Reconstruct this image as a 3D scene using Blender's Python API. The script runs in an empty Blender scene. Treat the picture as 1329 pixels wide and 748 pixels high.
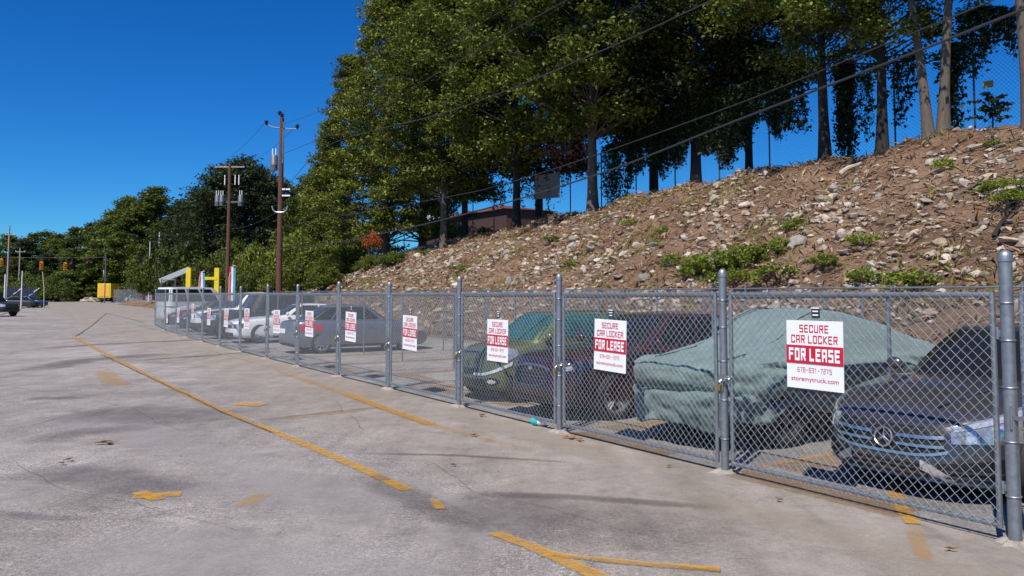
import bpy, bmesh, math, random
import numpy as np
from mathutils import Vector, Matrix, noise
random.seed(7); RNG = np.random.default_rng(11)
PI = math.pi
sc = bpy.context.scene
COL = sc.collection
# ------------------------------------------------------------------ camera model (photo pixels 1329x748)
F = 1050.0; PITCH = math.radians(3.5); EYE = 1.85; HORIZON = 381.0; CXP = 664.5
CYP = HORIZON - F*math.tan(PITCH)
def ray(px, py):
    dx, dz = (px-CXP)/F, (CYP-py)/F
    c, s = math.cos(PITCH), math.sin(PITCH)
    return np.array([dx, c - s*dz, s + c*dz])
def on_ground(px, py, z=0.0):
    d = ray(px, py); k = (z-EYE)/d[2]
    return np.array([0, 0, EYE]) + d*k
U = np.array([-0.52864, 0.84884]); N = np.array([0.84884, 0.52864]); P0 = 6.34   # along / across the locker fence
def tp(t, p, z=0.0):
    v = N*(P0+p) + U*t
    return Vector((v[0], v[1], z))
def to_tp(x, y):
    return U[0]*x+U[1]*y, N[0]*x+N[1]*y-P0
def at_p(px, py, p):
    d = ray(px, py); k = (P0+p)/(N[0]*d[0]+N[1]*d[1])
    return np.array([0, 0, EYE]) + d*k
def at_depth(px, py, Y):
    d = ray(px, py); return np.array([0, 0, EYE]) + d*(Y/d[1])

cam_d = bpy.data.cameras.new('camera'); cam = bpy.data.objects.new('camera', cam_d); COL.objects.link(cam)
cam.location = (0, 0, EYE); cam.rotation_euler = (PI/2+PITCH, 0, 0)
cam_d.sensor_fit = 'HORIZONTAL'; cam_d.sensor_width = 36; cam_d.lens = 36*F/1329
cam_d.shift_y = -(374-CYP)/1329
cam_d.clip_start = 0.05; cam_d.clip_end = 3000
sc.camera = cam
# ------------------------------------------------------------------ helpers
def tag(o, label=None, cat=None, group=None, kind=None):
    if label: o['label'] = label
    if cat: o['category'] = cat
    if group: o['group'] = group
    if kind: o['kind'] = kind
    return o
def thing(name, label, cat, loc=(0, 0, 0), rz=0.0, group=None):
    o = bpy.data.objects.new(name, None); COL.objects.link(o); o.empty_display_size = 0.2
    o.location = loc; o.rotation_euler = (0, 0, rz)
    return tag(o, label, cat, group)
def link(name, me, m=None, parent=None, smooth=False, sharp=None):
    o = bpy.data.objects.new(name, me); COL.objects.link(o)
    if m is not None:
        for x in (m if isinstance(m, (list, tuple)) else [m]): me.materials.append(x)
    if smooth:
        me.polygons.foreach_set('use_smooth', [True]*len(me.polygons))
        if sharp: me.set_sharp_from_angle(angle=math.radians(sharp))
    if parent is not None: o.parent = parent
    return o
def dup(root, loc=None, rz=None, label=None, group=None, scale=None):
    r = root.copy(); COL.objects.link(r)
    if loc is not None: r.location = loc
    if rz is not None: r.rotation_euler = (0, 0, rz)
    if scale is not None: r.scale = scale
    if label: r['label'] = label
    if group: r['group'] = group
    for ch in list(root.children):
        c = ch.copy(); COL.objects.link(c); c.parent = r
        for g in list(ch.children):
            d = g.copy(); COL.objects.link(d); d.parent = c
    return r
class MB:
    def __init__(s): s.v = []; s.f = []
    def add(s, vs, fs):
        b = len(s.v); s.v += [tuple(v) for v in vs]; s.f += [tuple(i+b for i in f) for f in fs]; return s
    def box(s, c, size, rz=0.0, tilt=None):
        hx, hy, hz = size[0]/2, size[1]/2, size[2]/2
        M = Matrix.Rotation(rz, 3, 'Z')
        if tilt is not None: M = M @ tilt
        vs = [Vector(c)+M @ Vector((x*hx, y*hy, z*hz)) for x in (-1, 1) for y in (-1, 1) for z in (-1, 1)]
        return s.add(vs, [(0, 1, 3, 2), (4, 6, 7, 5), (0, 4, 5, 1), (2, 3, 7, 6), (0, 2, 6, 4), (1, 5, 7, 3)])
    def bar(s, a, b, r, n=8, r2=None, caps=True):
        return s.tube([a, b], [r, r if r2 is None else r2], n, caps)
    def tube(s, pts, r, n=8, caps=True, closed=False):
        pts = [Vector(p) for p in pts]; k = len(pts)
        rs = r if isinstance(r, (list, tuple)) else [r]*k
        vs = []; pu = None
        for i, p in enumerate(pts):
            if closed: d = pts[(i+1) % k]-pts[i-1]
            else: d = pts[min(i+1, k-1)]-pts[max(i-1, 0)]
            d.normalize()
            u = (pu - d*pu.dot(d)) if pu is not None else d.orthogonal()
            if u.length < 1e-6: u = d.orthogonal()
            u.normalize(); pu = u; w = d.cross(u)
            for j in range(n):
                a = 2*PI*j/n; vs.append(p+u*(math.cos(a)*rs[i])+w*(math.sin(a)*rs[i]))
        fs = []
        for i in range(k if closed else k-1):
            i2 = (i+1) % k
            for j in range(n):
                fs.append((i*n+j, i*n+(j+1) % n, i2*n+(j+1) % n, i2*n+j))
        if caps and not closed: fs += [tuple(range(n-1, -1, -1)), tuple(range((k-1)*n, k*n))]
        return s.add(vs, fs)
    def lathe(s, prof, n=24, M=None, close=False):
        vs = []; k = len(prof)
        for (r, z) in prof:
            for j in range(n):
                a = 2*PI*j/n; v = Vector((r*math.cos(a), r*math.sin(a), z)); vs.append(M @ v if M is not None else v)
        fs = []
        for i in range(k if close else k-1):
            i2 = (i+1) % k
            for j in range(n): fs.append((i*n+j, i*n+(j+1) % n, i2*n+(j+1) % n, i2*n+j))
        if not close:
            fs += [tuple(range(n-1, -1, -1)), tuple(range((k-1)*n, k*n))]
        return s.add(vs, fs)
    def torus(s, c, R, r, M, n=28, m=8):
        pts = [Vector(c)+M @ Vector((R*math.cos(2*PI*i/n), R*math.sin(2*PI*i/n), 0)) for i in range(n)]
        return s.tube(pts, r, m, closed=True)
    def grid(s, P, thick=None, nrm=None):
        """P: rows x cols of Vectors; with thick, a closed slab made by moving along nrm(i,j)"""
        R, C = len(P), len(P[0])
        vs = [p for row in P for p in row]
        fs = [(i*C+j, i*C+j+1, (i+1)*C+j+1, (i+1)*C+j) for i in range(R-1) for j in range(C-1)]
        if thick:
            b = len(vs)
            vs = vs+[P[i][j]-nrm[i][j]*thick for i in range(R) for j in range(C)]
            fs += [tuple(b+k for k in reversed(f)) for f in list(fs)]
            rim = [j for j in range(C)]+[i*C+C-1 for i in range(1, R)]+[(R-1)*C+j for j in range(C-2, -1, -1)]+[i*C for i in range(R-2, 0, -1)]
            for q in range(len(rim)):
                a, c = rim[q], rim[(q+1) % len(rim)]
                fs.append((a, a+b, c+b, c))
        return s.add(vs, fs)
    def mesh(s, name='m'):
        me = bpy.data.meshes.new(name); me.from_pydata(s.v, [], s.f); me.update(); return me
    def build(s, name, m=None, parent=None, smooth=False, sharp=40):
        return link(name, s.mesh(name), m, parent, smooth, sharp)
def np_mesh(name, V, Q):
    me = bpy.data.meshes.new(name); n = len(V); k = Q.shape[1]
    me.vertices.add(n); me.vertices.foreach_set('co', np.ascontiguousarray(V, np.float32).ravel())
    me.loops.add(len(Q)*k); me.loops.foreach_set('vertex_index', np.ascontiguousarray(Q, np.int32).ravel())
    me.polygons.add(len(Q)); me.polygons.foreach_set('loop_start', np.arange(len(Q), dtype=np.int32)*k)
    me.update(calc_edges=True); me.validate(); return me
# ------------------------------------------------------------------ materials
MATS = {}
class NT:
    def __init__(s, name):
        s.m = bpy.data.materials.new(name); s.m.use_nodes = True; s.t = s.m.node_tree
        s.b = s.t.nodes['Principled BSDF']; s.out = s.t.nodes['Material Output']; s.co = None
    def n(s, typ, **kw):
        o = s.t.nodes.new(typ)
        for k, v in kw.items(): setattr(o, k, v)
        return o
    def l(s, a, b): s.t.links.new(a, b)
    def coord(s, scale=(1, 1, 1), rot=0.0):
        if s.co is None: s.co = s.n('ShaderNodeTexCoord')
        mp = s.n('ShaderNodeMapping'); mp.inputs['Scale'].default_value = scale; mp.inputs['Rotation'].default_value = (0, 0, rot)
        s.l(s.co.outputs['Object'], mp.inputs['Vector']); return mp.outputs['Vector']
    def noise(s, scale, detail=4, rough=0.6, vec=None, dist=0.0):
        o = s.n('ShaderNodeTexNoise'); o.inputs['Scale'].default_value = scale; o.inputs['Detail'].default_value = detail
        o.inputs['Roughness'].default_value = rough; o.inputs['Distortion'].default_value = dist
        s.l(vec if vec is not None else s.coord(), o.inputs['Vector']); return o.outputs['Fac']
    def ramp(s, fac, stops, interp='LINEAR'):
        r = s.n('ShaderNodeValToRGB'); r.color_ramp.interpolation = interp; e = r.color_ramp.elements
        while len(e) < len(stops): e.new(0.5)
        for i, (p, c) in enumerate(stops):
            e[i].position = p; e[i].color = (c, c, c, 1) if isinstance(c, (int, float)) else (c[0], c[1], c[2], 1)
        s.l(fac, r.inputs['Fac']); return r.outputs['Color']
    def mix(s, fac, a, b, mode='MIX'):
        x = s.n('ShaderNodeMix', data_type='RGBA', blend_type=mode)
        for sock, val in ((x.inputs[0], fac), (x.inputs[6], a), (x.inputs[7], b)):
            if isinstance(val, (int, float)): sock.default_value = val
            elif isinstance(val, (tuple, list)): sock.default_value = (val[0], val[1], val[2], 1)
            else: s.l(val, sock)
        return x.outputs[2]
    def math(s, op, a, b=None):
        x = s.n('ShaderNodeMath', operation=op)
        for i, val in enumerate((a, b)):
            if val is None: continue
            if isinstance(val, (int, float)): x.inputs[i].default_value = val
            else: s.l(val, x.inputs[i])
        return x.outputs[0]
    def bump(s, h, strength=0.3, dist=0.02):
        b = s.n('ShaderNodeBump'); b.inputs['Strength'].default_value = strength; b.inputs['Distance'].default_value = dist
        s.l(h, b.inputs['Height']); s.l(b.outputs['Normal'], s.b.inputs['Normal'])
    def col(s, c):
        if isinstance(c, (tuple, list)): s.b.inputs['Base Color'].default_value = (c[0], c[1], c[2], 1)
        else: s.l(c, s.b.inputs['Base Color'])
    def set(s, **kw):
        for k, v in kw.items(): s.b.inputs[k.replace('_', ' ')].default_value = v
def simple(name, c, rough=0.5, metal=0.0, var=0.12, scale=8.0, bump=0.0, **kw):
    if name in MATS: return MATS[name]
    t = NT(name); f = t.noise(scale, 5, 0.65)
    lo = tuple(x*(1-var) for x in c); hi = tuple(min(1, x*(1+var)) for x in c)
    t.col(t.ramp(f, [(0.3, lo), (0.7, hi)])); t.set(Roughness=rough, Metallic=metal, **kw)
    if bump: t.bump(f, bump)
    MATS[name] = t.m; return t.m
def paint(name, c, metal=0.35, rough=0.32):
    t = NT(name); f = t.noise(3, 5, 0.7); d = t.noise(60, 3, 0.6)
    dusty = tuple(x*0.85+0.02 for x in c)
    t.col(t.mix(t.ramp(f, [(0.4, 0.0), (0.8, 0.5)]), c, dusty))
    t.l(t.ramp(d, [(0.2, rough*0.9), (0.8, rough*1.15)]), t.b.inputs['Roughness'])
    t.set(Metallic=metal, Coat_Weight=0.8, Coat_Roughness=0.06); return t.m
galv = simple('galvanised steel', (0.285, 0.305, 0.325), 0.5, 0.75, 0.22, 14)
wire_m = simple('galvanised wire', (0.35, 0.375, 0.40), 0.6, 0.3, 0.2, 5)
wire_dull = simple('weathered wire', (0.19, 0.205, 0.22), 0.75, 0.2, 0.2, 5)
rusty = simple('dull old wire', (0.05, 0.055, 0.06), 0.7, 0.2, 0.3, 5)
rubber = simple('tyre rubber', (0.022, 0.022, 0.023), 0.85, 0, 0.2, 20)
alloy = simple('alloy rim', (0.55, 0.55, 0.56), 0.3, 0.85, 0.1, 10)
darkalloy = simple('dark alloy', (0.12, 0.12, 0.13), 0.35, 0.7, 0.1, 10)
chrome = simple('chrome', (0.74, 0.69, 0.62), 0.33, 1.0, 0.03, 5)
blackpl = simple('black plastic', (0.015, 0.015, 0.016), 0.5, 0, 0.2, 15)
glass_m = simple('dark car glass', (0.012, 0.013, 0.014), 0.10, 0, 0.1, 4, IOR=1.33)
tealglass = simple('teal sky reflection glass', (0.02, 0.085, 0.085), 0.10, 0, 0.35, 3, IOR=1.38)  # teal of the reflected sky put into the glass colour
lamp_m = simple('clear lamp lens', (0.68, 0.68, 0.67), 0.06, 0.5, 0.25, 30, Coat_Weight=1.0)
lampdark = simple('smoked lamp lens', (0.06, 0.065, 0.07), 0.05, 0.3, 0.3, 30, Coat_Weight=1.0)
red_lens = simple('red lamp lens', (0.45, 0.01, 0.015), 0.1, 0, 0.2, 30, Coat_Weight=1.0)
white_m = simple('white coated sheet', (0.80, 0.80, 0.80), 0.35, 0, 0.03, 3)
red_m = simple('sign red', (0.52, 0.012, 0.035), 0.4, 0, 0.05, 3)
brass = simple('brass', (0.52, 0.38, 0.09), 0.3, 0.9, 0.1, 20)
footing_m = simple('weathered footing', (0.30, 0.265, 0.225), 0.9, 0, 0.25, 14, 0.4)
concrete = simple('concrete', (0.42, 0.38, 0.33), 0.9, 0, 0.2, 9, 0.3)
polewood = simple('creosoted pole wood', (0.10, 0.042, 0.026), 0.85, 0, 0.35, 6, 0.3)
greywood = simple('weathered pole wood', (0.30, 0.27, 0.24), 0.85, 0, 0.3, 6)
greysteel = simple('grey painted steel', (0.13, 0.145, 0.16), 0.5, 0.3, 0.2, 6)
cable_m = simple('black cable jacket', (0.03, 0.03, 0.032), 0.55, 0, 0.15, 3)
yellow_p = simple('yellow enamel', (0.72, 0.55, 0.02), 0.4, 0, 0.12, 3)
orange_p = simple('orange yellow enamel', (0.70, 0.30, 0.02), 0.45, 0, 0.1, 3)
def leafmat(name, stops, trans=0.25):
    t = NT(name); g = t.n('ShaderNodeNewGeometry'); oi = t.n('ShaderNodeObjectInfo')
    f = t.math('ADD', t.math('MULTIPLY', g.outputs['Random Per Island'], 0.55), t.math('MULTIPLY', t.noise(0.35, 3, 0.6), 0.45))
    c = t.ramp(f, stops)
    hs = t.n('ShaderNodeHueSaturation'); t.l(c, hs.inputs['Color'])
    t.l(t.math('ADD', t.math('MULTIPLY', oi.outputs['Random'], 0.5), 0.75), hs.inputs['Value'])
    t.col(hs.outputs['Color']); t.set(Roughness=0.6, Specular_IOR_Level=0.25)
    tr = t.n('ShaderNodeBsdfTranslucent'); t.l(hs.outputs['Color'], tr.inputs['Color'])
    mx = t.n('ShaderNodeMixShader'); mx.inputs[0].default_value = trans
    t.l(t.b.outputs[0], mx.inputs[1]); t.l(tr.outputs[0], mx.inputs[2]); t.l(mx.outputs[0], t.out.inputs['Surface'])
    return t.m
leaf_oak = leafmat('oak leaf', [(0.15, (0.03, 0.046, 0.008)), (0.5, (0.088, 0.120, 0.018)), (0.85, (0.21, 0.215, 0.036))], 0.25)
leaf_sun = leafmat('sunlit oak leaf', [(0.15, (0.04, 0.055, 0.010)), (0.5, (0.125, 0.155, 0.022)), (0.85, (0.28, 0.27, 0.045))], 0.25)  # lighter copy of the oak leaf, sunlight put into its colour
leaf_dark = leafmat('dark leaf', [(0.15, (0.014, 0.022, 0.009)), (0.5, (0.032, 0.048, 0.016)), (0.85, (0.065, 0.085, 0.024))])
leaf_mid = leafmat('mid leaf', [(0.15, (0.03, 0.05, 0.010)), (0.5, (0.085, 0.118, 0.02)), (0.85, (0.18, 0.195, 0.036))], 0.3)
leaf_light = leafmat('light leaf', [(0.15, (0.045, 0.065, 0.010)), (0.5, (0.12, 0.15, 0.018)), (0.85, (0.22, 0.22, 0.035))])
leaf_weed = leafmat('weed leaf', [(0.15, (0.08, 0.12, 0.014)), (0.5, (0.19, 0.25, 0.03)), (0.85, (0.32, 0.36, 0.06))], 0.35)
leaf_rust = leafmat('rust leaf', [(0.15, (0.24, 0.05, 0.012)), (0.5, (0.45, 0.10, 0.02)), (0.85, (0.55, 0.24, 0.04))])
leaf_pink = leafmat('reddish leaf', [(0.15, (0.16, 0.04, 0.04)), (0.5, (0.28, 0.09, 0.09)), (0.85, (0.33, 0.16, 0.10))])
leaf_dry = leafmat('dry blade', [(0.15, (0.15, 0.085, 0.045)), (0.5, (0.28, 0.175, 0.095)), (0.85, (0.42, 0.31, 0.19))], 0.1)
def barkmat(name, c):
    t = NT(name); v = t.coord((6, 6, 1.0)); f = t.noise(3, 6, 0.7, v, 0.6)
    t.col(t.ramp(f, [(0.3, tuple(x*0.45 for x in c)), (0.65, c), (0.8, tuple(min(1, x*1.35) for x in c))])); t.set(Roughness=0.9)
    t.bump(f, 0.6, 0.03); return t.m
bark_grey = barkmat('grey bark', (0.15, 0.115, 0.088)); bark_dark = barkmat('dark bark', (0.032, 0.026, 0.021))
def asphalt(name, lo, mid, hi, seed=0.0, grain=1.0, apron=None):
    t = NT(name)
    big = t.noise(0.13+seed, 6, 0.65, None, 0.5); med = t.noise(0.9, 6, 0.72, None, 0.6); fine = t.noise(26, 4, 0.8); gr = t.noise(75, 3, 0.8)
    ag = t.n('ShaderNodeTexVoronoi'); ag.inputs['Scale'].default_value = 62; t.l(t.coord(), ag.inputs['Vector'])
    f = t.math('ADD', t.math('MULTIPLY', big, 0.62), t.math('MULTIPLY', med, 0.38))
    c = t.ramp(f, [(0.36, lo), (0.49, mid), (0.62, hi)])
    # how open the surface is: scoured patches show the stones, others are sealed and smooth
    op = t.ramp(t.noise(0.33, 5, 0.7, t.coord((1, 1, 1), 0.3), 0.7), [(0.40, 0.25), (0.60, 1.0)])
    if apron:
        sx = t.n('ShaderNodeSeparateXYZ'); t.l(t.co.outputs['Object'], sx.inputs[0])
        p = t.math('SUBTRACT', t.math('ADD', t.math('MULTIPLY', sx.outputs[0], float(N[0])), t.math('MULTIPLY', sx.outputs[1], float(N[1]))), P0)
        p = t.math('ADD', p, t.math('MULTIPLY', t.math('SUBTRACT', t.noise(0.5, 5, 0.65), 0.5), 3.4))
        k = t.ramp(t.math('ADD', t.math('MULTIPLY', p, 0.2), 1.0), [(0.36, 0.0), (0.62, 1.0)])
        a_ = t.ramp(med, [(0.3, apron[0]), (0.7, apron[1])]); c = t.mix(k, c, a_); op = t.math('MULTIPLY', op, t.math('SUBTRACT', 1.0, t.math('MULTIPLY', k, 0.62)))
    g1 = t.math('MULTIPLY', op, 1.0*grain)
    c = t.mix(g1, c, t.ramp(fine, [(0.32, 0.30), (0.48, 0.95), (0.60, 1.25), (0.70, 2.0)]), 'MULTIPLY')
    c = t.mix(t.math('MULTIPLY', op, 0.7*grain), c, t.ramp(gr, [(0.36, 0.18), (0.5, 1.0), (0.64, 2.2)]), 'MULTIPLY')
    c = t.mix(t.math('MULTIPLY', op, 0.5*grain), c, t.ramp(ag.outputs['Color'], [(0.0, 0.45), (0.6, 1.05), (1.0, 1.7)]), 'MULTIPLY')
    st = t.noise(1.0, 6, 0.7, t.coord((2.0, 0.10, 1), -0.557))
    c = t.mix(0.55, c, t.ramp(st, [(0.30, 0.66), (0.5, 1.0), (0.70, 1.18)]), 'MULTIPLY')
    dk = t.noise(0.55, 6, 0.75, t.coord((1, 0.55, 1), 0.5), 0.8)     # worn-in grime
    c = t.mix(0.75, c, t.ramp(dk, [(0.28, 0.55), (0.42, 0.92), (0.55, 1.0)]), 'MULTIPLY')
    mt = t.noise(2.6, 9, 0.78, None, 0.5)      # mottling of patched and scoured spots
    c = t.mix(0.85, c, t.ramp(mt, [(0.30, 0.62), (0.46, 0.95), (0.56, 1.05), (0.70, 1.32)]), 'MULTIPLY')
    t.col(c); t.set(Roughness=0.9, Specular_IOR_Level=0.25); t.bump(t.math('ADD', fine, t.math('MULTIPLY', gr, 0.6)), 0.4*grain, 0.008)
    return t.m
road_m = asphalt('worn asphalt', (0.185, 0.165, 0.150), (0.258, 0.232, 0.212), (0.35, 0.32, 0.295), apron=((0.235, 0.20, 0.168), (0.31, 0.27, 0.232)))
lot_m = asphalt('locker lot asphalt', (0.19, 0.175, 0.16), (0.25, 0.232, 0.21), (0.31, 0.288, 0.26), 0.1, 0.9)
def decal(name, c, cov, scale=5.0, rough=0.8, hard=0.08, c2=None, strength=1.0):
    """thin worn coat: cov = share that is left, strength = how much it hides what lies below"""
    t = NT(name); f = t.math('ADD', t.math('MULTIPLY', t.noise(scale, 6, 0.75), 0.6), t.math('MULTIPLY', t.noise(scale*9, 4, 0.75), 0.4))
    t.col(t.mix(t.noise(scale*4, 3), c, c2 or tuple(x*0.75 for x in c))); t.set(Roughness=rough)
    uv = t.n('ShaderNodeUVMap'); sep = t.n('ShaderNodeSeparateXYZ'); t.l(uv.outputs[0], sep.inputs[0])
    def edge(o): return t.math('MULTIPLY', t.math('MULTIPLY', o, t.math('SUBTRACT', 1.0, o)), 4.0)
    soft = hard > 0.25
    ex, ey = edge(sep.outputs[0]), edge(sep.outputs[1])
    if soft: e = t.math('MULTIPLY', ex, t.ramp(ey, [(0.0, 0.0), (0.8, 1.0)]))
    else: e = t.math('MULTIPLY', t.ramp(ex, [(0.0, 0.0), (0.5, 1.0)]), t.ramp(ey, [(0.0, 0.0), (0.06, 1.0)]))
    m = t.math('ADD', f, t.math('MULTIPLY', t.math('SUBTRACT', e, 1.0), 0.30 if soft else 0.22))
    mid = 0.5-(cov-0.5)*0.4
    a = t.ramp(m, [(max(0, mid-hard), 0.0), (mid+hard, strength)])
    if soft: a = t.math('MULTIPLY', a, t.ramp(e, [(0.0, 0.0), (0.5, 1.0)]))
    t.l(a, t.b.inputs['Alpha']); return t.m
yel_fresh = decal('yellow road paint', (0.66, 0.34, 0.025), 0.56, 9, hard=0.15, strength=0.92)
yel_worn = decal('worn yellow road paint', (0.56, 0.30, 0.045), 0.60, 6, hard=0.17, strength=0.82)
yel_faint = decal('faint yellow road paint', (0.54, 0.30, 0.06), 0.62, 3, hard=0.27, strength=0.6)
oil_m = decal('oil stain', (0.07, 0.06, 0.066), 0.52, 3.2, 0.6, 0.3, strength=0.46)
tyre_m = decal('tyre scuff', (0.075, 0.065, 0.06), 0.55, 4.0, 0.8, 0.3, strength=0.65)
pale_m = decal('pale scoured paving', (0.47, 0.44, 0.42), 0.5, 5, 0.9, 0.28, strength=0.6)
crack_m = decal('crack filler', (0.05, 0.045, 0.042), 0.62, 3.0, 0.8, 0.12, strength=0.8)
hair_m = decal('hairline crack', (0.07, 0.06, 0.055), 0.5, 2.0, 0.9, 0.2, strength=0.55)
dirt_m = decal('leaf dirt', (0.36, 0.19, 0.05), 0.45, 9.0, 0.95, 0.2, (0.16, 0.10, 0.06), 0.85)
dust_m = decal('blown sand', (0.46, 0.38, 0.29), 0.5, 4.0, 0.95, 0.3, strength=0.6)
# ------------------------------------------------------------------ world, sun
SUN_AZ = np.array([0.48, 0.877]); SUN_EL = math.radians(54)
w = bpy.data.worlds.new('World'); sc.world = w; w.use_nodes = True
wt = w.node_tree; bg = wt.nodes['Background']
sky = wt.nodes.new('ShaderNodeTexSky'); sky.sky_type = 'NISHITA'; sky.sun_disc = False
sky.sun_elevation = SUN_EL; sky.sun_rotation = math.atan2(-SUN_AZ[0], -SUN_AZ[1]); sky.altitude = 900
sky.air_density = 1.0; sky.dust_density = 0.0; sky.ozone_density = 4.0
hs = wt.nodes.new('ShaderNodeHueSaturation'); hs.inputs['Saturation'].default_value = 1.35; hs.inputs['Value'].default_value = 1.0
tint = wt.nodes.new('ShaderNodeMix'); tint.data_type = 'RGBA'; tint.blend_type = 'MULTIPLY'; tint.inputs[0].default_value = 1.0; tint.inputs[7].default_value = (0.34, 0.86, 1.26, 1)
wt.links.new(sky.outputs[0], hs.inputs['Color']); wt.links.new(hs.outputs[0], tint.inputs[6]); wt.links.new(tint.outputs[2], bg.inputs['Color']); bg.inputs['Strength'].default_value = 0.078
sl = bpy.data.lights.new('sun', 'SUN'); sl.energy = 4.9; sl.angle = math.radians(0.5); sl.color = (1.0, 0.95, 0.88)
so = bpy.data.objects.new('sun', sl); COL.objects.link(so); so.location = (-20, -40, 60)
so.rotation_euler = Vector((SUN_AZ[0]*math.cos(SUN_EL), SUN_AZ[1]*math.cos(SUN_EL), -math.sin(SUN_EL))).to_track_quat('-Z', 'Y').to_euler()
sc.view_settings.view_transform = 'Standard'; sc.view_settings.look = 'None'; sc.view_settings.exposure = 0.25; sc.view_settings.gamma = 1.0
sc.cycles.max_bounces = 6; sc.cycles.transparent_max_bounces = 24; sc.cycles.diffuse_bounces = 3; sc.cycles.glossy_bounces = 3
sc.cycles.use_denoising = True
# ------------------------------------------------------------------ terrain
def sm(x, a, b):
    k = min(1, max(0, (x-a)/(b-a))); return k*k*(3-2*k)
CREST_PX = [(1329, 163), (1060, 208), (870, 242), (760, 272), (640, 302), (575, 314), (520, 330)]
CREST_P = 20.5
_c = []
for q in CREST_PX:
    v = at_p(q[0], q[1], CREST_P); _c.append((to_tp(v[0], v[1])[0], v[2]))
_c = [(-30, _c[0][1]+0.2)]+_c+[(_c[-1][0]+14, 3.6), (_c[-1][0]+34, 2.6), (140, 2.0), (400, 2.0)]
def crest(t): return float(np.interp(t, [a for a, b in _c], [b for a, b in _c]))
SLOPE0 = 9.0
def hill_z(t, p, rough=True):
    if p < SLOPE0: return -0.03
    c = crest(t); k = (p-SLOPE0)/(CREST_P-SLOPE0)
    if k < 1:
        z = c*(0.9*k+0.1*k*k*(3-2*k))
    else:
        z = c - 0.25*(1-math.exp(-(p-CREST_P)/3.0)) - 0.02*(p-CREST_P)*sm(p, 21, 30)
    if rough:
        a = sm(p, SLOPE0, SLOPE0+1.0)
        z += a*(0.30*noise.noise((t*0.35, p*0.35, 1.3))+0.20*noise.noise((t*0.9, p*0.7, 4.1))+0.11*noise.noise((t*2.3, p*2.3, 7.7)))
    return z
def axis(a, b, fine0, fine1, df, dc):
    xs = [a]
    while xs[-1] < b:
        x = xs[-1]; xs.append(x+(df if fine0 <= x < fine1 else dc))
    return xs
g = MB(); g.add([(-500, -60, 0), (700, -60, 0), (700, 900, 0), (-500, 900, 0)], [(0, 1, 2, 3)])
tag(g.build('ground', road_m), kind='structure', label='worn grey asphalt driveway and yard reaching to the woods')
def strip(name, pts_tp, m, z, label):
    b = MB(); b.add([tp(t, p, z) for t, p in pts_tp], [tuple(range(len(pts_tp)))])
    return tag(b.build(name, m), kind='structure', label=label)
strip('parking_surface', [(-14, 0.05), (56, 0.05), (56, 9.6), (-14, 9.6)], lot_m, 0.006, 'sunlit asphalt floor of the fenced car lockers')
T = axis(-26, 150, -8, 62, 0.32, 2.5); P = axis(SLOPE0-0.4, 140, SLOPE0-0.4, 24, 0.32, 4.0)
V = [tp(t, p, hill_z(t, p)) for t in T for p in P]
nP = len(P); hb = MB(); hb.add(V, [(i*nP+j, (i+1)*nP+j, (i+1)*nP+j+1, i*nP+j+1) for i in range(len(T)-1) for j in range(nP-1)])
t_ = NT('hillside straw and soil')
f1 = t_.noise(0.5, 6, 0.7, None, 0.5); f2 = t_.noise(7, 6, 0.8); f3 = t_.noise(38, 4, 0.8)
c_ = t_.ramp(f1, [(0.3, (0.135, 0.085, 0.058)), (0.5, (0.205, 0.128, 0.082)), (0.68, (0.26, 0.175, 0.112))])
c_ = t_.mix(0.8, c_, t_.ramp(f2, [(0.28, 0.35), (0.5, 1.0), (0.75, 1.6)]), 'MULTIPLY')
c_ = t_.mix(0.7, c_, t_.ramp(f3, [(0.3, 0.4), (0.52, 1.0), (0.75, 1.7)]), 'MULTIPLY')
gr = t_.noise(0.28, 5, 0.7, None, 1.0)
c_ = t_.mix(t_.ramp(gr, [(0.60, 0.0), (0.70, 0.7)]), c_, (0.13, 0.14, 0.03))
t_.col(c_); t_.set(Roughness=0.95, Specular_IOR_Level=0.1); t_.bump(t_.math('ADD', f2, t_.math('MULTIPLY', f3, 0.4)), 0.9, 0.08)
tag(hb.build('hillside', t_.m, smooth=True, sharp=None), kind='structure', label='brown straw-covered slope strewn with pale rocks')
# far rolling ground under the woods
fb = MB(); nx, ny = 40, 14
for j in range(ny):
    for i in range(nx):
        x = -420+i*15; y = 184+j*22; fb.v.append((x, y, -0.1+sm(y, 190, 420)*14+2*noise.noise((x*0.02, y*0.02, 0))*sm(y, 185, 230)))
for j in range(ny-1):
    for i in range(nx-1): fb.f.append((j*nx+i, j*nx+i+1, (j+1)*nx+i+1, (j+1)*nx+i))
tag(fb.build('hill', simple('woodland floor', (0.07, 0.065, 0.03), 0.95, 0, 0.4, 0.3), smooth=True), kind='structure', label='low wooded rise beyond the road')
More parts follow.
